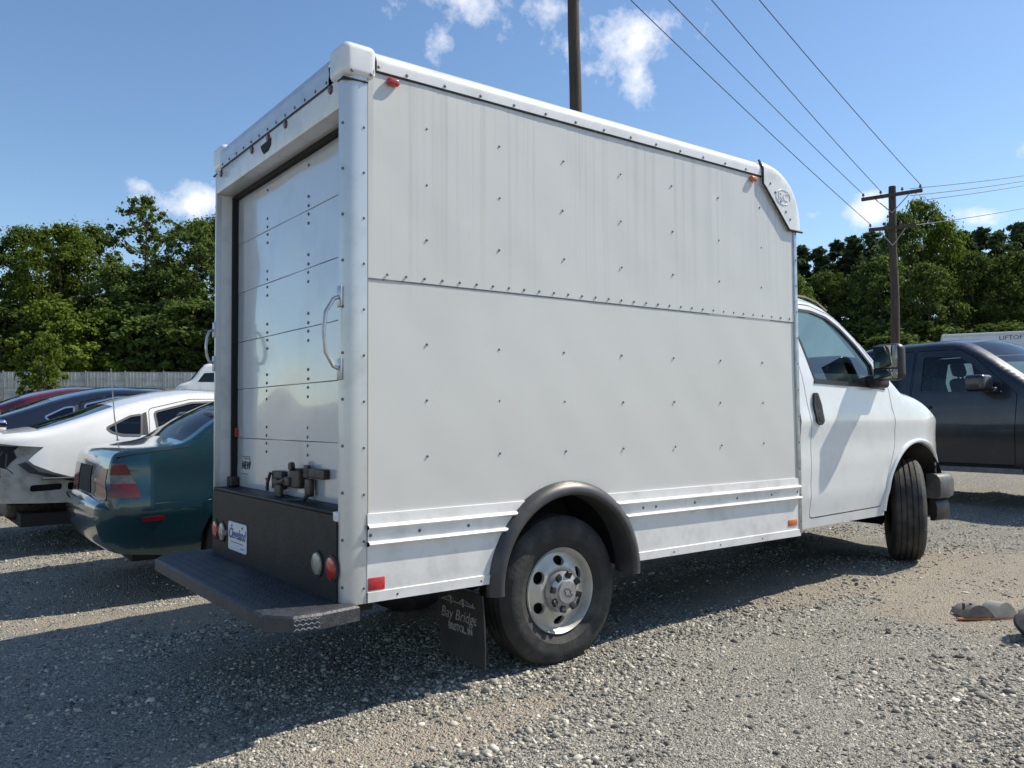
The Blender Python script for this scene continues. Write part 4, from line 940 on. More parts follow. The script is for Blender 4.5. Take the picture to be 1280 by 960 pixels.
def fast_car(paint, trim, bare=False, glass_='glass_tint'):
    sp = dict(shell=fast_shell(bare), paint=paint, arches=[(1.25, .33, .38), (3.85, .33, .38)], sill=.22, doors=[fd1, fd2], handles=[(1.72, .90), (2.42, .88)], windows=[fw_r, fw_f], windows_body=[fw_q], glass=glass_, trim=trim, pillar=[[(1.312, 1.24), (1.292, 1.03), (1.35, 1.03), (1.35, 1.255)], [(2.125, 1.03), (2.205, 1.03), (2.2, 1.375), (2.125, 1.375)]], wheel_r=.33,
        interior=dict(seats=[(1.35, True), (2.4, False)], z=.42, dash=3.05), lamps=[('headlamp', [(4.1, .72), (4.6, .60), (4.55, .68), (4.2, .80)], 'dim_lens')]+([] if bare else [('tail_lamp', [(.035, .80), (.42, .90), (.45, .945), (.05, .965)], 'red_lens')]))
    if bare:
        def outl(sh):
            top = [tuple(p) for p in sh.P if not (p[0] < .5 and p[1] < .955)]; zs = .22; bot = []
            for (cx, cz, r) in ((3.85, .33, .38), (1.25, .33, .38)):
                bot += [(cx+r, zs)]+[(cx+r*math.cos(PI*k/18), cz+r*math.sin(PI*k/18)) for k in range(0, 19)]
                if cx > 2: bot += [(cx-r, zs)]
            bot = bot[:-6]
            return top+bot+[(.90, .56), (.72, .635), (.52, .70), (.36, .775), (.32, .815), (.36, .86), (.44, .932), (.25, .948)]
        sp['outline'] = outl
    return make_car('sedan', sp)
white = fast_car('white_paint', 'plastic_grey', True, 'glass_tint'); place(white, -.86, 6.32, R(1.0), .01)
tag(white, 'white fastback sedan with its rear bumper and tail lamps stripped off', 'car', 'parked sedans left of the truck')
ws = fast_shell(True)
for sg in (-1, 1):
    panel('inner_rear_quarter', [(.06, .43), (.95, .40), (.95, .62), (.72, .66), (.50, .74), (.46, .96), (.06, .965)], [roundpoly([(.34, .525), (.60, .535), (.60, .595), (.34, .585)], .025, 3), roundpoly([(.645, .53), (.73, .53), (.73, .60), (.645, .60)], .02, 3)], ws.side(sg, -.045), 'dirty_white', white, .07, (0, -sg*.04, 0), flip=sg > 0)
    panel('torn_liner_edge', [(.30, .80), (.40, .71), (.60, .655), (.92, .575), (.92, .53), (.72, .60), (.50, .655), (.33, .70), (.24, .78)], [], ws.side(sg, -.02), 'plastic_black', white, .05, (0, -sg*.05, 0), flip=sg > 0)
    panel('lamp_cavity', [(.09, .76), (.15, .74), (.19, .80), (.235, .84), (.21, .90), (.25, .94), (.09, .95)], [], ws.side(sg, -.038), 'dark', white, .05, flip=sg > 0)
    panel('vent_box', [(.33, .515), (.75, .525), (.75, .61), (.33, .60)], [], ws.side(sg, -.10), 'dark', white, .1, flip=sg > 0)
    b = B(); yy = sg*.80; b.tube([(.26, yy, .66), (.30, yy, .61), (.33, yy, .62), (.33, yy, .68), (.28, yy, .70), (.26, yy, .66)], .008, 6); b.build('bumper_bracket', 'plastic_black', white)
b = B(); b.tube([(.12, -.84, .90), (.05, -.87, .80), (.10, -.88, .68), (.06, -.87, .58)], .007, 6); b.tube([(.15, -.86, .88), (.14, -.89, .76), (.20, -.885, .70)], .005, 6); b.build('hanging_wiring', 'plastic_black', white)
B().rbox(.42, .80, -.93, -.86, .635, .655, .01).build('bumper_retainer', 'plastic_grey', white)
B().rbox(.07, .14, -.70, .70, .44, .97, .02).build('rear_body_panel', 'dirty_white', white); B().rbox(-.02, .07, -.62, .62, .50, .62, .02).build('bumper_beam', 'plastic_grey', white)
B().rbox(.20, .80, -.45, .45, .24, .42, .05).build('silencer', 'latch_steel', white)
navy = fast_car('navy_paint', 'chrome'); place(navy, -1.0, 9.22, R(0), .035); tag(navy, 'navy blue sedan with chrome window trim behind the white fastback', 'car', 'parked sedans left of the truck')
maroon = fast_car('maroon_paint', 'chrome'); place(maroon, -1.03, 12.0, R(0), .035); tag(maroon, 'maroon sedan with chrome window trim beyond the navy sedan', 'car', 'parked sedans left of the truck')
bluec = fast_car('blue_paint', 'plastic_black'); place(bluec, -3.4, 15.2, R(0), .12); tag(bluec, 'bright blue sedan, farthest of the row at the left edge', 'car', 'parked sedans left of the truck')
lp = empty('loose_headlamp', (-.72, 7.0, 1.15+float(gz(0, 7, False)))); tag(lp, 'loose white car lamp unit lying on the white fastback trunk', 'car lamp')
B().rbox(-.14, .10, -.12, .12, .03, .20, .075, 3).build('lamp_shell', 'white_paint', lp); B().rbox(-.10, .155, -.13, .13, -.06, .05, .03, 2).build('lamp_reflector', 'chrome', lp); B().rbox(.03, .16, -.135, -.05, -.035, .025, .02, 2).build('lamp_lens', 'glass_dark', lp)

# --- dark pickup on the right
pp = [(.10, .50, 'rear_bumper'), (.02, .58, 'rear_bumper'), (.0, .74, 'tailgate'), (.03, .95, 'tailgate'), (.04, 1.36, 'bed_cover'), (.14, 1.41, 'bed_cover'), (1.0, 1.42, 'bed_cover'), (1.95, 1.43, 'rear_window'), (2.02, 1.52, 'rear_window'), (2.14, 1.84, 'roof'), (2.24, 1.90, 'roof'), (2.6, 1.925, 'roof'), (3.35, 1.925, 'roof'), (3.52, 1.885, 'windshield'), (3.74, 1.76, 'windshield'), (4.38, 1.33, 'hood'), (4.55, 1.275, 'hood'), (5.0, 1.24, 'hood'), (5.48, 1.14, 'front_bumper'), (5.62, .95, 'front_bumper'), (5.68, .70, 'front_bumper'), (5.60, .42, 'front_bumper')]
pshell = Shell(pp, 1.0, [(0, 1.30), (5.7, 1.24)], tumble=.19, rnd=.08, rear=(.05, .3), front=(.2, .6), low=((.35, .93), (.5, .97), (.9, 1.0)), crown={'windshield': .08, 'roof': .05, 'rear_window': .03, 'hood': .06, 'front_bumper': .12})
pickup = make_car('pickup_truck', dict(shell=pshell, paint='pickup_paint', arches=[(1.05, .41, .46), (4.72, .41, .46)], sill=.46, doors=[roundpoly([(2.12, .50), (2.93, .50), (2.935, 1.83), (2.34, 1.83), (2.16, 1.36)], .03, 2), roundpoly([(2.95, .50), (4.12, .50), (4.16, 1.28), (3.66, 1.72), (3.48, 1.82), (2.955, 1.83)], .03, 2)], handles=[(2.26, 1.16), (3.12, 1.15)],
    windows=[roundpoly([(2.30, 1.34), (2.78, 1.335), (2.78, 1.755), (2.44, 1.755)], .03, 3), roundpoly([(3.06, 1.33), (4.02, 1.30), (3.66, 1.63), (3.48, 1.74), (3.05, 1.755)], .03, 3)], glass='glass_clear', glass_top='glass_clear', trim='pickup_paint', handle_m='pickup_paint', wheel_r=.41,
    interior=dict(seats=[(2.30, False), (3.20, False)], z=.88, dash=3.95), lamps=[('headlamp', [(5.25, .92), (5.56, .86), (5.55, 1.04), (5.3, 1.10)], 'dim_lens')]))
PH = R(-93); pc = Vector((8.50, 1.36, 0))-Matrix.Rotation(PH, 3, 'Z') @ Vector((3.5, -.8, 0)); place(pickup, pc.x, pc.y, PH); pickup.location.z = .17
tag(pickup, 'dark crew cab pickup parked crosswise in front of the truck cab', 'pickup')
for sg in (-1, 1):
    yy = sg*float(pshell.hw(3.95, 1.3)); b = B(); b.rbox(3.74, 3.96, *sorted((yy+sg*.08, yy+sg*.32)), 1.31, 1.50, .05, 3); b.rbox(3.84, 3.99, *sorted((yy-sg*.01, yy+sg*.12)), 1.30, 1.36, .02, 2); b.build('mirror_housing', 'pickup_paint', pickup)
    panel('rocker_step', [(2.0, .40), (4.2, .40), (4.2, .46), (2.0, .46)], [], pshell.side(sg, .02), 'steel', pickup, .3, (0, -sg*.1, 0), flip=sg > 0)
# --- white cargo trailer beyond the pickup
tr = empty('cargo_trailer', (14.745, 4.573, float(gz(15, 4, False)))); tr.rotation_euler = (0, 0, R(-63)); tag(tr, 'white cargo trailer with black lettering behind the dark pickup', 'trailer')
TZ = 2.775-float(gz(15, 4, False)); B().rbox(0, 6.0, 0, 2.1, .5, TZ-.03, .05, 2).build('trailer_box', 'trim_white', tr); B().rbox(-.01, 6.01, -.01, 2.11, TZ-.05, TZ, .02, 1).build('top_rail', 'rail_white', tr)
text('trailer_lettering', 'LIFTOFT', .11, 'ink_black', tr, frame((1.18, -.002, TZ-.115), (1, 0, 0), (0, 0, 1)), sx=1.15)
for x in (2.6, 3.45):
    for sg in (-1, 1): alloy_wheel(tr, (x, 1.05+sg*.95, .34), .34, .2, .2, sg)
B().box(.3, 5.7, .25, 1.85, .42, .5).build('trailer_frame', 'black_steel', tr, False); B().tube([(6, 1.05, .5), (7.2, 1.05, .5)], .05).build('tow_bar', 'black_steel', tr)

# --- far van and dark car by the fence
vp = [(.06, .40, 'rear_bumper'), (.0, .55, 'rear_bumper'), (.02, .8, 'rear_door'), (.05, 2.3, 'roof'), (.2, 2.52, 'roof'), (2.0, 2.6, 'roof'), (3.9, 2.58, 'roof'), (4.25, 2.45, 'windshield'), (4.9, 1.65, 'hood'), (5.1, 1.5, 'hood'), (5.6, 1.25, 'front_bumper'), (5.78, .9, 'front_bumper'), (5.75, .35, 'front_bumper')]
vshell = Shell(vp, 1.0, [(0, 1.5), (5.8, 1.4)], tumble=.13, rnd=.14, rear=(.05, .3), front=(.25, .8), low=((.3, .94), (.5, .97), (.9, 1.0)), crown={'windshield': .1, 'roof': .06, 'hood': .08, 'front_bumper': .14})
van = make_car('cargo_van', dict(shell=vshell, paint='white_paint', arches=[(1.1, .36, .42), (4.75, .36, .42)], sill=.35, doors=[roundpoly([(3.35, .45), (4.25, .45), (4.5, 1.2), (4.75, 1.6), (4.35, 2.1), (3.37, 2.15)], .05, 2)], handles=[(3.5, 1.2)], windows=[roundpoly([(3.5, 1.5), (4.6, 1.5), (4.25, 2.0), (3.5, 2.05)], .05, 2)], glass='glass_dark', wheel_r=.36))
place(van, 17.3, 46.0, R(166)); tag(van, 'white high roof van far off by the metal fence', 'van')
dk = fast_car('navy_paint', 'plastic_black', glass_='glass_dark'); place(dk, 16.8, 42.0, R(163), .03); tag(dk, 'dark car far off in front of the white van', 'car'); 

# ------------------------------------------------------------------ metal fence
def on_ray(px, y):
    d = pixdir(px, 500); t = (y-CAM[1])/d.y; return CAM[0]+d.x*t
fence = empty('metal_fence', (0, 0, 0)); tag(fence, 'long grey corrugated metal fence in front of the left trees', 'fence')
fa, fb = np.array([-6.0, 78.0]), np.array([34.0, 66.0]); L = np.linalg.norm(fb-fa); fd = (fb-fa)/L; NP = 14; seg = L/NP
rib = []
for k in range(int(seg/.26)+1):
    for (dx, dy) in ((0, 0), (.05, .045), (.10, .045), (.15, 0)): rib.append((min(k*.26+dx, seg-.06), dy))
fm = bpy.data.meshes.new('panel'); V = [(x, -y, z) for (x, y) in rib for z in (.05, 2.42)]; fm.from_pydata(V, [], [(2*i, 2*i+2, 2*i+3, 2*i+1) for i in range(len(rib)-1)]); fm.update()
pm = None
for k in range(NP+1):
    p = fa+fd*seg*k; z = float(gz(p[0], p[1], False)); ang = math.atan2(fd[1], fd[0])
    if k < NP:
        o = link('panel', fm, 'galv', fence, loc=(p[0]+fd[0]*.05, p[1]+fd[1]*.05, z), rot=(0, -.036*0, ang))
        for zz in (1.15, 2.44):
            if pm is None: pm = [None, None]
        b = B(); b.box(0, seg, -.03, .06, 2.40, 2.47); b.box(0, seg, -.075, -.05, 1.10, 1.17); r = b.build('rail', 'galv_post', o, False); tag(r, kind='stuff')
    b = B(); b.rbox(-.045, .045, -.10, -.01, 0, 2.55, .01, 1); b.build('post', 'galv_post', fence, loc=(p[0], p[1], z), rot=(0, 0, ang))

# ------------------------------------------------------------------ utility poles and wires
def pole(x, y, h, r, arms, label, rot):
    z = float(gz(x, y, False)); root = empty('utility_pole', (x, y, z), (0, 0, rot)); tag(root, label, 'utility pole', 'utility poles')
    zs_ = np.linspace(-.3, h, 12); b = B(); b.tube([(.015*math.sin(i*1.3), .012*math.cos(i), q) for i, q in enumerate(zs_)], [r*(1.08-.3*i/11) for i in range(12)], 14); b.build('pole', 'wood_pole', root); ends = []
    for (za, half, tilt) in arms:
        c = B().rbox(-half, half, -r-.11, -r-.01, za-.06, za+.06, .01, 1, Matrix.Translation((0, 0, za)) @ Matrix.Rotation(tilt, 4, 'Y') @ Matrix.Translation((0, 0, -za))).build('crossarm', 'wood_pole', root)
        for sg in (-1, 1):
            B().tube([(sg*half*.55, -r-.06, za-.06), (0, -r-.03, za-.62)], .018, 6).build('brace', 'galv_post', root)
        for u in (-.93, -.35, .35, .93):
            i = B().lathe([(.012, 0), (.012, .06), (.045, .07), (.05, .10), (.03, .12), (.04, .15), (.0, .17)], 10, 'z', (u*half, -r-.06, za+.05-tilt*u*half)).build('insulator', 'ceramic', c)
            ends.append(root.matrix_basis @ Vector((u*half, -r-.06, za+.2-tilt*u*half)))
    return root, ends
def Mb(o): return Matrix.Translation(o.location) @ o.rotation_euler.to_matrix().to_4x4()
a1 = math.atan2(11.9-7.9, 26.5-8.25)                                   # line of the two poles
p1, e1 = pole(8.25, 7.88, 11.0, .125, [(10.7, 1.25, 0)], 'near dark wooden utility pole rising behind the box truck roof', a1-PI/2)
h2 = 9.25-float(gz(26.5, 11.8, False))
p2, e2 = pole(26.5, 11.8, h2, .155, [(h2-.35, .98, -.035), (h2-1.5, .76, 0)], 'far wooden utility pole with two crossarms before the right trees', a1-PI/2+R(12))
def wire(a, b_, sag, label, r=.011):
    a = Vector(a); b_ = Vector(b_); pts = [tuple(a.lerp(b_, t)-Vector((0, 0, sag*4*t*(1-t)))) for t in np.linspace(0, 1, 22)]
    o = B().tube(pts, r, 5).build('overhead_wire', 'wire'); tag(o, label, 'wire', 'overhead wires'); return o
w1 = [Mb(p1) @ Vector((u, 0, 10.9)) for u in (-1.16, -.44, .44, 1.16)]
r2m = Mb(p2)
w2 = [r2m @ Vector((-.70, -.2, h2-1.3)), r2m @ Vector((-.91, -.2, h2-.2)), r2m @ Vector((-.34, -.2, h2-.17)), r2m @ Vector((.91, -.2, h2-.1))]
for a_, b_, nm in zip(w1, w2, ('lowest overhead wire slanting to the lower crossarm of the far pole', 'overhead wire slanting to the left end of the upper crossarm', 'overhead wire slanting to the middle of the upper crossarm', 'rightmost overhead wire slanting to the right end of the upper crossarm')): wire(a_, b_, .12, nm)
for (za, zb_, nm) in ((h2-.2, 0.55, 'topmost of the wires running right from the far pole'), (h2-.45, .35, 'second wire running right from the far pole'), (h2-.65, .18, 'third wire running right from the far pole'), (h2-1.5, -.45, 'lowest wire running right from the far pole')):
    a_ = r2m @ Vector((.6, -.2, za)); wire(a_, (57.0, 11.0, 16.2+zb_*.9+(-.6 if zb_ < 0 else 0)), .35, nm, .014)
b = B(); b.tube([tuple(r2m @ Vector((-.1, -.1, h2-2.1))), tuple(r2m @ Vector((-.75, -.1, h2-2.75)))], .012, 5); tag(b.build('guy_wire', 'wire'), 'short slanting guy wire on the left of the far pole', 'wire')

# ------------------------------------------------------------------ trees
def leaf_mat(name, c0, c1, c2, tl=.35):
    m = bpy.data.materials.new(name); m.use_nodes = True; nt = m.node_tree; n = nt.nodes; l = nt.links; n.clear()
    out = n.new('ShaderNodeOutputMaterial'); g = n.new('ShaderNodeNewGeometry'); oi = n.new('ShaderNodeObjectInfo')
    r = n.new('ShaderNodeValToRGB'); e = r.color_ramp.elements; e[0].color = (*c0, 1); e[1].color = (*c2, 1); q = e.new(.55); q.color = (*c1, 1); l.new(g.outputs['Random Per Island'], r.inputs[0])
    hs = n.new('ShaderNodeHueSaturation'); mr = n.new('ShaderNodeMapRange'); mr.inputs['To Min'].default_value = .75; mr.inputs['To Max'].default_value = 1.3; l.new(oi.outputs['Random'], mr.inputs[0]); l.new(mr.outputs[0], hs.inputs['Value']); l.new(r.outputs[0], hs.inputs['Color'])
    d = n.new('ShaderNodeBsdfDiffuse'); t = n.new('ShaderNodeBsdfTranslucent'); gl = n.new('ShaderNodeBsdfGlossy'); gl.inputs['Roughness'].default_value = .45; gl.inputs[0].default_value = (.8, .8, .8, 1)
    l.new(hs.outputs[0], d.inputs[0]); l.new(hs.outputs[0], t.inputs[0]); mx = n.new('ShaderNodeMixShader'); mx.inputs[0].default_value = tl; l.new(d.outputs[0], mx.inputs[1]); l.new(t.outputs[0], mx.inputs[2])
    m2 = n.new('ShaderNodeMixShader'); m2.inputs[0].default_value = .0; l.new(mx.outputs[0], m2.inputs[1]); l.new(gl.outputs[0], m2.inputs[2]); l.new(m2.outputs[0], out.inputs[0]); MAT[name] = m
leaf_mat('leaf_oak', (.072, .105, .032), (.115, .168, .046), (.18, .235, .064), .5); leaf_mat('leaf_sunlit', (.075, .115, .020), (.13, .185, .032), (.20, .26, .05), .48); leaf_mat('leaf_pine_hazed', (.050, .078, .042), (.078, .115, .056), (.115, .155, .070), .42)  # sunlight put into the yellow-green leaf colour, haze into the paled pine green
def leaves(C, Rr, n, size, seed, up=.5, flat=1., long=1.5):
    rg = np.random.default_rng(seed); C = np.array(C); Rr = np.array(Rr); k = len(C); idx = np.repeat(np.arange(k), n); N = len(idx)
    d = rg.normal(size=(N, 3)); d /= np.linalg.norm(d, axis=1)[:, None]; rad = Rr[idx]*np.minimum(np.abs(rg.normal(0, .62, N)), 1.7); P = C[idx]+d*rad[:, None]*np.array([1.15, 1.15, .72*flat])
    nn = d*.7+rg.normal(size=(N, 3))*.6+np.array([0, 0, up]); nn /= np.linalg.norm(nn, axis=1)[:, None]; t = np.cross(nn, rg.normal(size=(N, 3))); t /= np.linalg.norm(t, axis=1)[:, None]; b_ = np.cross(nn, t); s = size*rg.uniform(.6, 1.35, N)[:, None]
    a = P-t*s*long*.5; c = P+t*s*long*.5; w = s*.5; V = np.stack([a, P+b_*w+nn*s*.12, c, P-b_*w+nn*s*.12], 1).reshape(-1, 3); return V, np.arange(N*4).reshape(-1, 4)
def np_mesh(name, V, F):
    me = bpy.data.meshes.new(name); me.vertices.add(len(V)); me.vertices.foreach_set('co', V.ravel()); k = F.shape[1]; me.loops.add(F.size); me.loops.foreach_set('vertex_index', F.ravel()); me.polygons.add(len(F)); me.polygons.foreach_set('loop_start', np.arange(0, F.size, k)); me.polygons.foreach_set('loop_total', np.full(len(F), k)); me.update(); me.validate(); return me
def broadleaf(seed, H=20., cr=5.5, base=.22, ncl=165, nl=135, size=.24, airy=False):
    rg = np.random.default_rng(seed); C = []; Rr = []; tries = 0
    lob = [(rg.uniform(0, 2*PI), rg.uniform(.35, .8), rg.uniform(.35, .95)) for _ in range(7)]
    while len(C) < ncl and tries < 9000:
        tries += 1; u = rg.uniform(0, 1); z = H*(base+(1-base)*u); env = math.sin(PI*min(1, (u*.85+.13)))**.65; a = rg.uniform(0, 2*PI); r = cr*env*math.sqrt(rg.uniform(.05, 1))
        k = max([math.exp(-((math.cos(a)-math.cos(q[0]))**2+(math.sin(a)-math.sin(q[0]))**2)/.9-((u-q[2])/.28)**2) for q in lob])
        if rg.uniform() > (.25+.9*k if not airy else .8): continue
        C.append((r*math.cos(a), r*math.sin(a), min(z, H-.4))); Rr.append(rg.uniform(.5, 1.3)*cr/5.5*(.72 if airy else 1))
    V, F = leaves(C, Rr, nl, size, seed+1); b = B(); ph = rg.uniform(0, 6, 3)
    tr = [(.25*math.sin(ph[0]+q*2), .25*math.sin(ph[1]+q*2.3), q*H*.86) for q in np.linspace(0, 1, 9)]; tr[0] = (0, 0, -.4); b.tube(tr, [H*.014*(1-.85*q)+.03 for q in np.linspace(0, 1, 9)], 8)
    for i in rg.choice(len(C), min(26, len(C)), replace=False):
        c = Vector(C[i]); z0 = max(H*.12, c.z-abs(c.xy.length)*.8); s0 = Vector((np.interp(z0, [q[2] for q in tr], [q[0] for q in tr]), np.interp(z0, [q[2] for q in tr], [q[1] for q in tr]), z0)); md = s0.lerp(c, .5)+Vector((0, 0, -.3)); b.tube([tuple(s0), tuple(md), tuple(c)], [.09, .06, .02], 5)
    tm = bpy.data.meshes.new('trunk'); tm.from_pydata(b.v, [], b.f); tm.update(); return np_mesh('crown', V, F), tm
def pine(seed, H=17., cr=2.9, nl=85):
    rg = np.random.default_rng(seed); C = []; Rr = []; b = B(); b.tube([(0, 0, -.4), (.05, .05, H*.5), (0, .05, H*.98)], [.2, .13, .03], 8)
    z = H*.14
    while z < H*.985:
        u = (z/H-.14)/.86; rad = cr*(1-u)**.62*rg.uniform(.8, 1.15)+.22
        for k in range(5 if u < .85 else 3):
            a = rg.uniform(0, 2*PI); r = rad*rg.uniform(.55, 1.12); p = (r*math.cos(a), r*math.sin(a), z+r*.10+rg.normal()*.15); b.tube([(0, 0, z-.1), p], [.035, .012], 4, False)
            for t in (.35, .6, .82, 1.): C.append((p[0]*t+rg.normal()*.12, p[1]*t+rg.normal()*.12, z+(p[2]-z)*t+.15*t*t+rg.normal()*.12)); Rr.append(rg.uniform(.22, .5)*(1.1-.35*u))
        z += rg.uniform(.42, .68)
    for q in range(4): C.append((0, 0, H*(.97+.012*q))); Rr.append(.22)
    V, F = leaves(C, Rr, max(12, int(nl*60/len(C)*1.6)) if False else 40, .17, seed+5, up=.5, flat=.95, long=3.0); tm = bpy.data.meshes.new('trunk'); tm.from_pydata(b.v, [], b.f); tm.update(); return np_mesh('crown', V, F), tm
OAK = [broadleaf(11), broadleaf(12, cr=6.2), broadleaf(13, cr=5.0), broadleaf(14, cr=4.8, base=.30, ncl=150, nl=46, size=.27, airy=True)]
SHR = [broadleaf(21, 7., 3.0, .06, 75, 190, .19), broadleaf(22, 7., 2.6, .06, 70, 190, .19)]
PIN = [pine(31), pine(32, cr=2.5), pine(33, cr=3.3)]
def tree(kind, px, top, depth, leafm, label, group, wide=1., name='broadleaf_tree'):
    d = fw+r2*((px-640)/FPX)+u2*((480-top)/FPX); P = Vector(CAM)+d*depth; g = float(gz(P.x, P.y, False)); h = P.z-g; cm, tm = kind
    H0 = 17. if kind in PIN else (7. if kind in SHR else 20.); s = h/H0
    root = empty(name, (P.x, P.y, g)); tag(root, label, 'tree', group)
    for nm, me_, mm in (('trunk', tm, 'bark'), ('crown', cm, leafm)):
        key = me_.copy() if len(me_.materials) and me_.materials[0] != MAT[mm] else me_
        if not len(key.materials): key.materials.append(MAT[mm])
        else: key.materials[0] = MAT[mm]
        o = bpy.data.objects.new(nm, key); COL.objects.link(o); o.parent = root
    w = s*wide; root.scale = (w, w, s); root.rotation_euler = (0, 0, RNG.uniform(0, 6.28)); return root
LG = 'broadleaf trees behind the metal fence'; RGp = 'trees behind the right utility pole'
lt = [(OAK[1], -75, 322, 86, 'leaf_oak', 'dark broadleaf tree past the left end of the fence', 1), (OAK[0], -14, 306, 88, 'leaf_oak', 'dark broadleaf tree cut by the left edge of the picture', 1), (OAK[2], 36, 287, 90, 'leaf_oak', 'broadleaf tree left of the two round crowns behind the fence', 1.05), (OAK[1], 78, 282, 85, 'leaf_sunlit', 'yellow green broad round crowned tree behind the fence', .95), (OAK[0], 112, 284, 89, 'leaf_oak', 'round crowned green tree just left of the tall airy tree', .9),
      (OAK[3], 180, 246, 92, 'leaf_oak', 'tallest airy tree with sky showing through its crown', .85), (OAK[2], 150, 332, 84, 'leaf_oak', 'lower dark tree in front of the tall airy tree', 1.2), (OAK[1], 205, 325, 86, 'leaf_oak', 'dark tree filling under the tall airy tree on its right', 1.1), (OAK[0], 243, 276, 87, 'leaf_oak', 'dark dense tree beside the left edge of the truck', .95), (OAK[2], 285, 272, 92, 'leaf_oak', 'dark tree half hidden by the truck rear corner', 1),
      (SHR[0], 8, 385, 80, 'leaf_oak', 'dark bushy tree low at the left edge behind the fence', 1.5), (SHR[1], 60, 372, 80, 'leaf_sunlit', 'bright green bushy tree low behind the fence at left', 1.1), (SHR[0], 130, 385, 81, 'leaf_sunlit', 'low bright bush tree with rounded top near mid fence', 1.2), (SHR[1], 190, 392, 82, 'leaf_oak', 'dark low bush tree behind the fence near the truck', 1.5), (SHR[0], 245, 375, 82, 'leaf_oak', 'dark low bush tree behind the white van', 1.4), (SHR[1], 100, 395, 82, 'leaf_oak', 'dark low bush tree between the two bright bushes', 1.4), (SHR[1], 30, 345, 84, 'leaf_sunlit', 'tall bright bush tree left of the round crowned tree', .8), (SHR[0], 160, 365, 86, 'leaf_oak', 'dark bush tree at the foot of the tall airy tree', 1.6), (SHR[0], 275, 385, 84, 'leaf_oak', 'dark bush tree at the truck edge behind the fence', 1.5), (SHR[1], 215, 355, 88, 'leaf_oak', 'dark bush tree right of the airy tree foot', 1.6)]
for k, px, tp_, d, lm, lb, w in lt: tree(k, px, tp_, d, lm, lb, LG, w)
t_ = tree(SHR[1], 52, 412, 62, 'leaf_sunlit', 'small bright yellow green tree leaning over the fence front at left', LG, .9)
rtree = [(PIN[0], 985, 312, 68, 'dark pine just behind the truck front edge', 1.2), (PIN[1], 1004, 309, 70, 'dark pine at the left end of the right tree line', 1.2), (PIN[2], 1026, 311, 69, 'second dark pine right of the truck roof', 1.1), (PIN[0], 1046, 303, 71, 'dark pine below the small cloud left of the far pole', 1.1), (PIN[1], 1068, 297, 69, 'pointed dark pine with the guy wire above it', 1.2), (PIN[2], 1090, 291, 72, 'dark pine just left of the far utility pole', 1.1), (PIN[0], 1112, 282, 74, 'dark pine directly behind the far utility pole', 1.2), (PIN[1], 1205, 292, 70, 'dark pine right of the tall broadleaf crown', 1.3), (PIN[2], 1226, 287, 71, 'dark pine with a twin top near the right edge', 1.1), (PIN[0], 1250, 291, 69, 'dark pine second from the right edge', 1.2), (PIN[1], 1272, 281, 72, 'tall dark pine at the right edge', 1.2), (PIN[2], 1300, 290, 70, 'dark pine cut off by the right edge', 1.2), (PIN[0], 1335, 285, 70, 'dark pine just outside the right edge', 1.2)]
for k, px, tp_, d, lb, w in rtree: tree(k, px, tp_, d, 'leaf_pine_hazed', lb, RGp, w, 'pine_tree')
rb = [(OAK[2], 1128, 268, 64, 'leaf_oak', 'tall broadleaf tree right behind the far pole crossarms', .62), (OAK[0], 1152, 250, 66, 'leaf_oak', 'tallest broadleaf crown in the right tree line', .6), (OAK[1], 1180, 278, 64, 'leaf_sunlit', 'lighter green broadleaf crown right of the tallest one', .6), (OAK[1], 1100, 322, 62, 'leaf_oak', 'dark leafy tree low behind the far pole', .9), (OAK[0], 1035, 340, 64, 'leaf_oak', 'dark leafy tree low right of the truck roof', .9), (OAK[2], 1215, 318, 62, 'leaf_oak', 'dark leafy tree low behind the pickup roof', .9), (OAK[1], 1262, 316, 62, 'leaf_oak', 'dark leafy tree low near the right edge', .9), (OAK[0], 1160, 330, 60, 'leaf_oak', 'dark leafy tree low above the pickup cab', .9), (OAK[2], 990, 345, 62, 'leaf_oak', 'dark leafy tree low behind the truck cab', .9), (OAK[1], 1310, 322, 62, 'leaf_oak', 'dark leafy tree just past the right edge', .9)]
for k, px, tp_, d, lm, lb, w in rb: tree(k, px, tp_, d, lm, lb, RGp, w)
ORD = 'first second third fourth fifth sixth seventh eighth ninth tenth eleventh twelfth thirteenth fourteenth'.split()
for k_, px in enumerate(range(985, 1330, 26)): tree(SHR[(px//26) % 2], px, 398+(px*7) % 22, 58+(px % 5), 'leaf_oak', ORD[k_]+' undergrowth bush from the truck front along the right tree line', 'undergrowth bushes along the right tree line', 1.5, 'bush')

# the wood goes on behind the truck, one mass
def distant_wood():
    rg = np.random.default_rng(77); C = []; Rr = []
    for k in range(15):
        px = 330+k*46+rg.uniform(-12, 12); dep = rg.uniform(76, 88); d = fw+r2*((px-640)/FPX); P = Vector(CAM)+d*dep; g = float(gz(P.x, P.y, False)); H = rg.uniform(13, 18); cr = rg.uniform(4, 5.5)
        for _ in range(95):
            u = rg.uniform(.04, 1); a = rg.uniform(0, 2*PI); r = cr*math.sin(PI*min(1, u*.8+.18))**.6*math.sqrt(rg.uniform(.05, 1)); C.append((P.x+r*math.cos(a), P.y+r*math.sin(a), g+H*u)); Rr.append(rg.uniform(.7, 1.5))
    V, F = leaves(C, Rr, 46, .36, 78); tag(link('distant_wood', np_mesh('distant_wood', V, F), 'leaf_oak'), 'green wood closing the view between the left and right tree lines', 'wood', kind='stuff')
distant_wood()

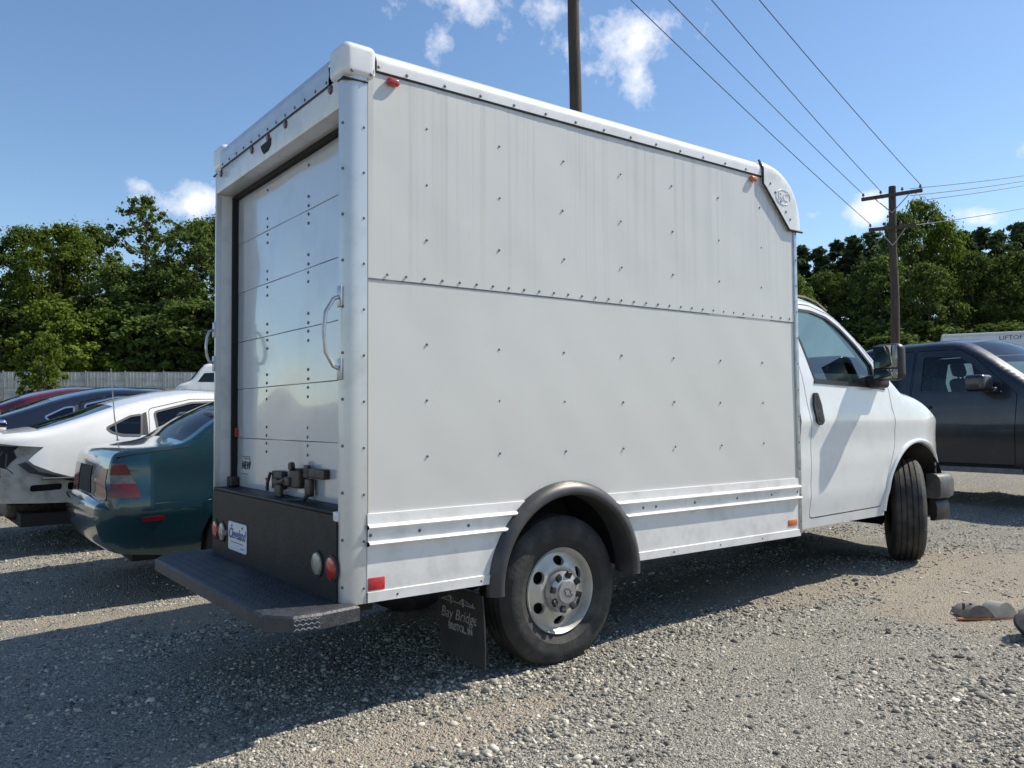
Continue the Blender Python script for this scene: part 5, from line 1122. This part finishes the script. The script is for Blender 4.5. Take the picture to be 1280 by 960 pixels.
# ------------------------------------------------------------------ loose gravel
def stones(name, n, x0, x1, y0, y1, smin, smax, ico, seed, label, dens_fn=None):
    rg = np.random.default_rng(seed); P = rg.uniform((x0, y0), (x1, y1), (int(n*(2.8 if dens_fn is None else 12)), 2))
    rel = P-CAM[:2]; dep = rel@np.array([math.cos(YAW), math.sin(YAW)]); lat = rel@np.array([math.sin(YAW), -math.cos(YAW)])
    keep = (dep > 1.6) & (np.abs(lat) < dep*.78+1.0); P = P[keep]; dep = dep[keep]
    if dens_fn is not None: P = P[rg.uniform(size=len(P)) < dens_fn(P)]
    f = vnoise(P[:, 0]*.9+7, P[:, 1]*2.6+3, 9)*.6+vnoise(P[:, 0]*3.1, P[:, 1]*5.0, 4)*.4
    P = P[rg.uniform(size=len(P)) < np.clip((f-.22)*2.2, .12, 1)*(1-.72*sandf(P[:, 0], P[:, 1]))][:n]; n = len(P)
    f = vnoise(P[:, 0]*.9+7, P[:, 1]*2.6+3, 9)
    if ico:
        g = (1+5**.5)/2; bv = np.array([(-1, g, 0), (1, g, 0), (-1, -g, 0), (1, -g, 0), (0, -1, g), (0, 1, g), (0, -1, -g), (0, 1, -g), (g, 0, -1), (g, 0, 1), (-g, 0, -1), (-g, 0, 1)])/1.9
        bf = np.array([(0, 11, 5), (0, 5, 1), (0, 1, 7), (0, 7, 10), (0, 10, 11), (1, 5, 9), (5, 11, 4), (11, 10, 2), (10, 7, 6), (7, 1, 8), (3, 9, 4), (3, 4, 2), (3, 2, 6), (3, 6, 8), (3, 8, 9), (4, 9, 5), (2, 4, 11), (6, 2, 10), (8, 6, 7), (9, 8, 1)])
    else:
        bv = np.array([(1, 0, 0), (-1, 0, 0), (0, 1, 0), (0, -1, 0), (0, 0, 1), (0, 0, -1.)]); bf = np.array([(0, 2, 4), (2, 1, 4), (1, 3, 4), (3, 0, 4), (2, 0, 5), (1, 2, 5), (3, 1, 5), (0, 3, 5)])
    k = len(bv); s = smin*np.exp(rg.uniform(0, 1, n)**1.7*math.log(smax/smin))*(.75+.6*f)
    V = bv[None]*rg.uniform(.62, 1.25, (n, k, 1))*rg.uniform((.75, .75, .45), (1.3, 1.3, .85), (n, 1, 3))
    q = rg.normal(size=(n, 4)); q /= np.linalg.norm(q, axis=1)[:, None]; w, x, y, z = q.T
    Rm = np.stack([1-2*(y*y+z*z), 2*(x*y-z*w), 2*(x*z+y*w), 2*(x*y+z*w), 1-2*(x*x+z*z), 2*(y*z-x*w), 2*(x*z-y*w), 2*(y*z+x*w), 1-2*(x*x+y*y)], 1).reshape(n, 3, 3)
    V = np.einsum('nij,nkj->nki', Rm, V)*s[:, None, None]; V[:, :, 2] *= .72
    zz = gz(P[:, 0], P[:, 1]); V[:, :, 0] += P[:, :1]; V[:, :, 1] += P[:, 1:]; V[:, :, 2] += (zz+s*.04)[:, None]
    F = (bf[None]+(np.arange(n)*k)[:, None, None]).reshape(-1, 3); me_ = np_mesh(name, V.reshape(-1, 3), F)
    tag(link(name, me_, 'stone'), label, 'gravel', kind='stuff')
def stone_mat():
    m = mat('stone', (.4, .4, .38), .9, spec=.3); n = m.node_tree.nodes; l = m.node_tree.links; g = n.new('ShaderNodeNewGeometry'); r = n.new('ShaderNodeValToRGB'); e = r.color_ramp.elements
    e[0].color = (.07, .073, .068, 1); e[1].color = (.72, .67, .57, 1); q = e.new(.28); q.color = (.205, .20, .172, 1); q = e.new(.6); q.color = (.36, .335, .275, 1); q = e.new(.88); q.color = (.50, .465, .375, 1); l.new(g.outputs['Random Per Island'], r.inputs[0]); l.new(r.outputs[0], n['Principled BSDF'].inputs['Base Color'])
stone_mat()
stones('gravel', 62000, -2.6, 4.6, -3.0, 3.4, .0038, .0125, True, 51, 'fine crushed stones pressed into the near ground')
stones('far_gravel', 60000, -4, 10, -3.4, 9.5, .007, .016, False, 52, 'finer gravel scattered over the middle ground')
def ridge(a_, b_, w): return lambda P: np.exp(-((((P-np.array(a_))@np.array([-(b_[1]-a_[1]), b_[0]-a_[0]]))/np.hypot(b_[0]-a_[0], b_[1]-a_[1]))/w)**2)
RDG = [ridge((.78, -1.10), (2.53, -1.54), .09), ridge((1.0, -1.0), (2.6, -1.28), .07), ridge((.92, -.70), (1.5, -.86), .06), ridge((-1.2, 1.1), (.6, 1.4), .08)]
stones('large_gravel', 2600, -1.6, 4.5, -2.4, 2.6, .010, .026, True, 53, 'larger dark angular stones lying in low ridges', lambda P: np.clip(.07+sum(r(P) for r in RDG), 0, 1))
# ------------------------------------------------------------------ debris on the ground at right
dz = float(gz(3.33, -.98)); db = empty('broken_trim_piece', (3.32, -.965, dz)); db.rotation_euler = (0, 0, R(-38)); tag(db, 'broken grey car trim piece with an orange edge lying on the gravel', 'car part')
def shellpiece(x0, x1, h, y0=.0, y1=.16):
    b = B(); rows = []
    for y in np.linspace(y0, y1, 5): rows.append([(x0+(x1-x0)*t, y, .015+h*math.sin(PI*t)**.7*(1-.25*(y-y0)/(y1-y0))) for t in np.linspace(0, 1, 11)])
    b.loft(rows); b.add(rows[0]+[(x1, y0, .01), (x0, y0, .01)], [tuple(range(13))]); return b
shellpiece(0, .17, .07).build('trim_shell', 'debris_dark', db); shellpiece(.165, .30, .085).build('trim_shell', 'rim_silver', db)  # paler second shell has the lit top put into its colour
B().rbox(-.035, .31, -.012, .02, .004, .016, .004, 1).build('orange_edge', 'amber_lens', db)
for x in (.02, .06): B().box(x, x+.012, .05, .06, .04, .085).build('clip', 'plastic_grey', db, False)
d2 = empty('grey_plastic_shell', (3.16, -1.30, float(gz(3.2, -1.3)))); tag(d2, 'rounded grey plastic shell on the gravel cut by the right edge', 'car part'); d2.rotation_euler = (0, 0, R(-40))
b = B(); b.lathe([(.13, 0), (.127, .03), (.105, .065), (.06, .085), (.0, .09)], 28, 'z'); 
b.build('plastic_dome', 'debris_dark', d2, loc=(.13, .0, .055), rot=(R(25), R(8), 0)); B().lathe([(.136, 0), (.140, .010), (.13, .016)], 28, 'z').build('dome_rim', 'plastic_black', d2, loc=(.13, 0, .045), rot=(R(25), R(8), 0))
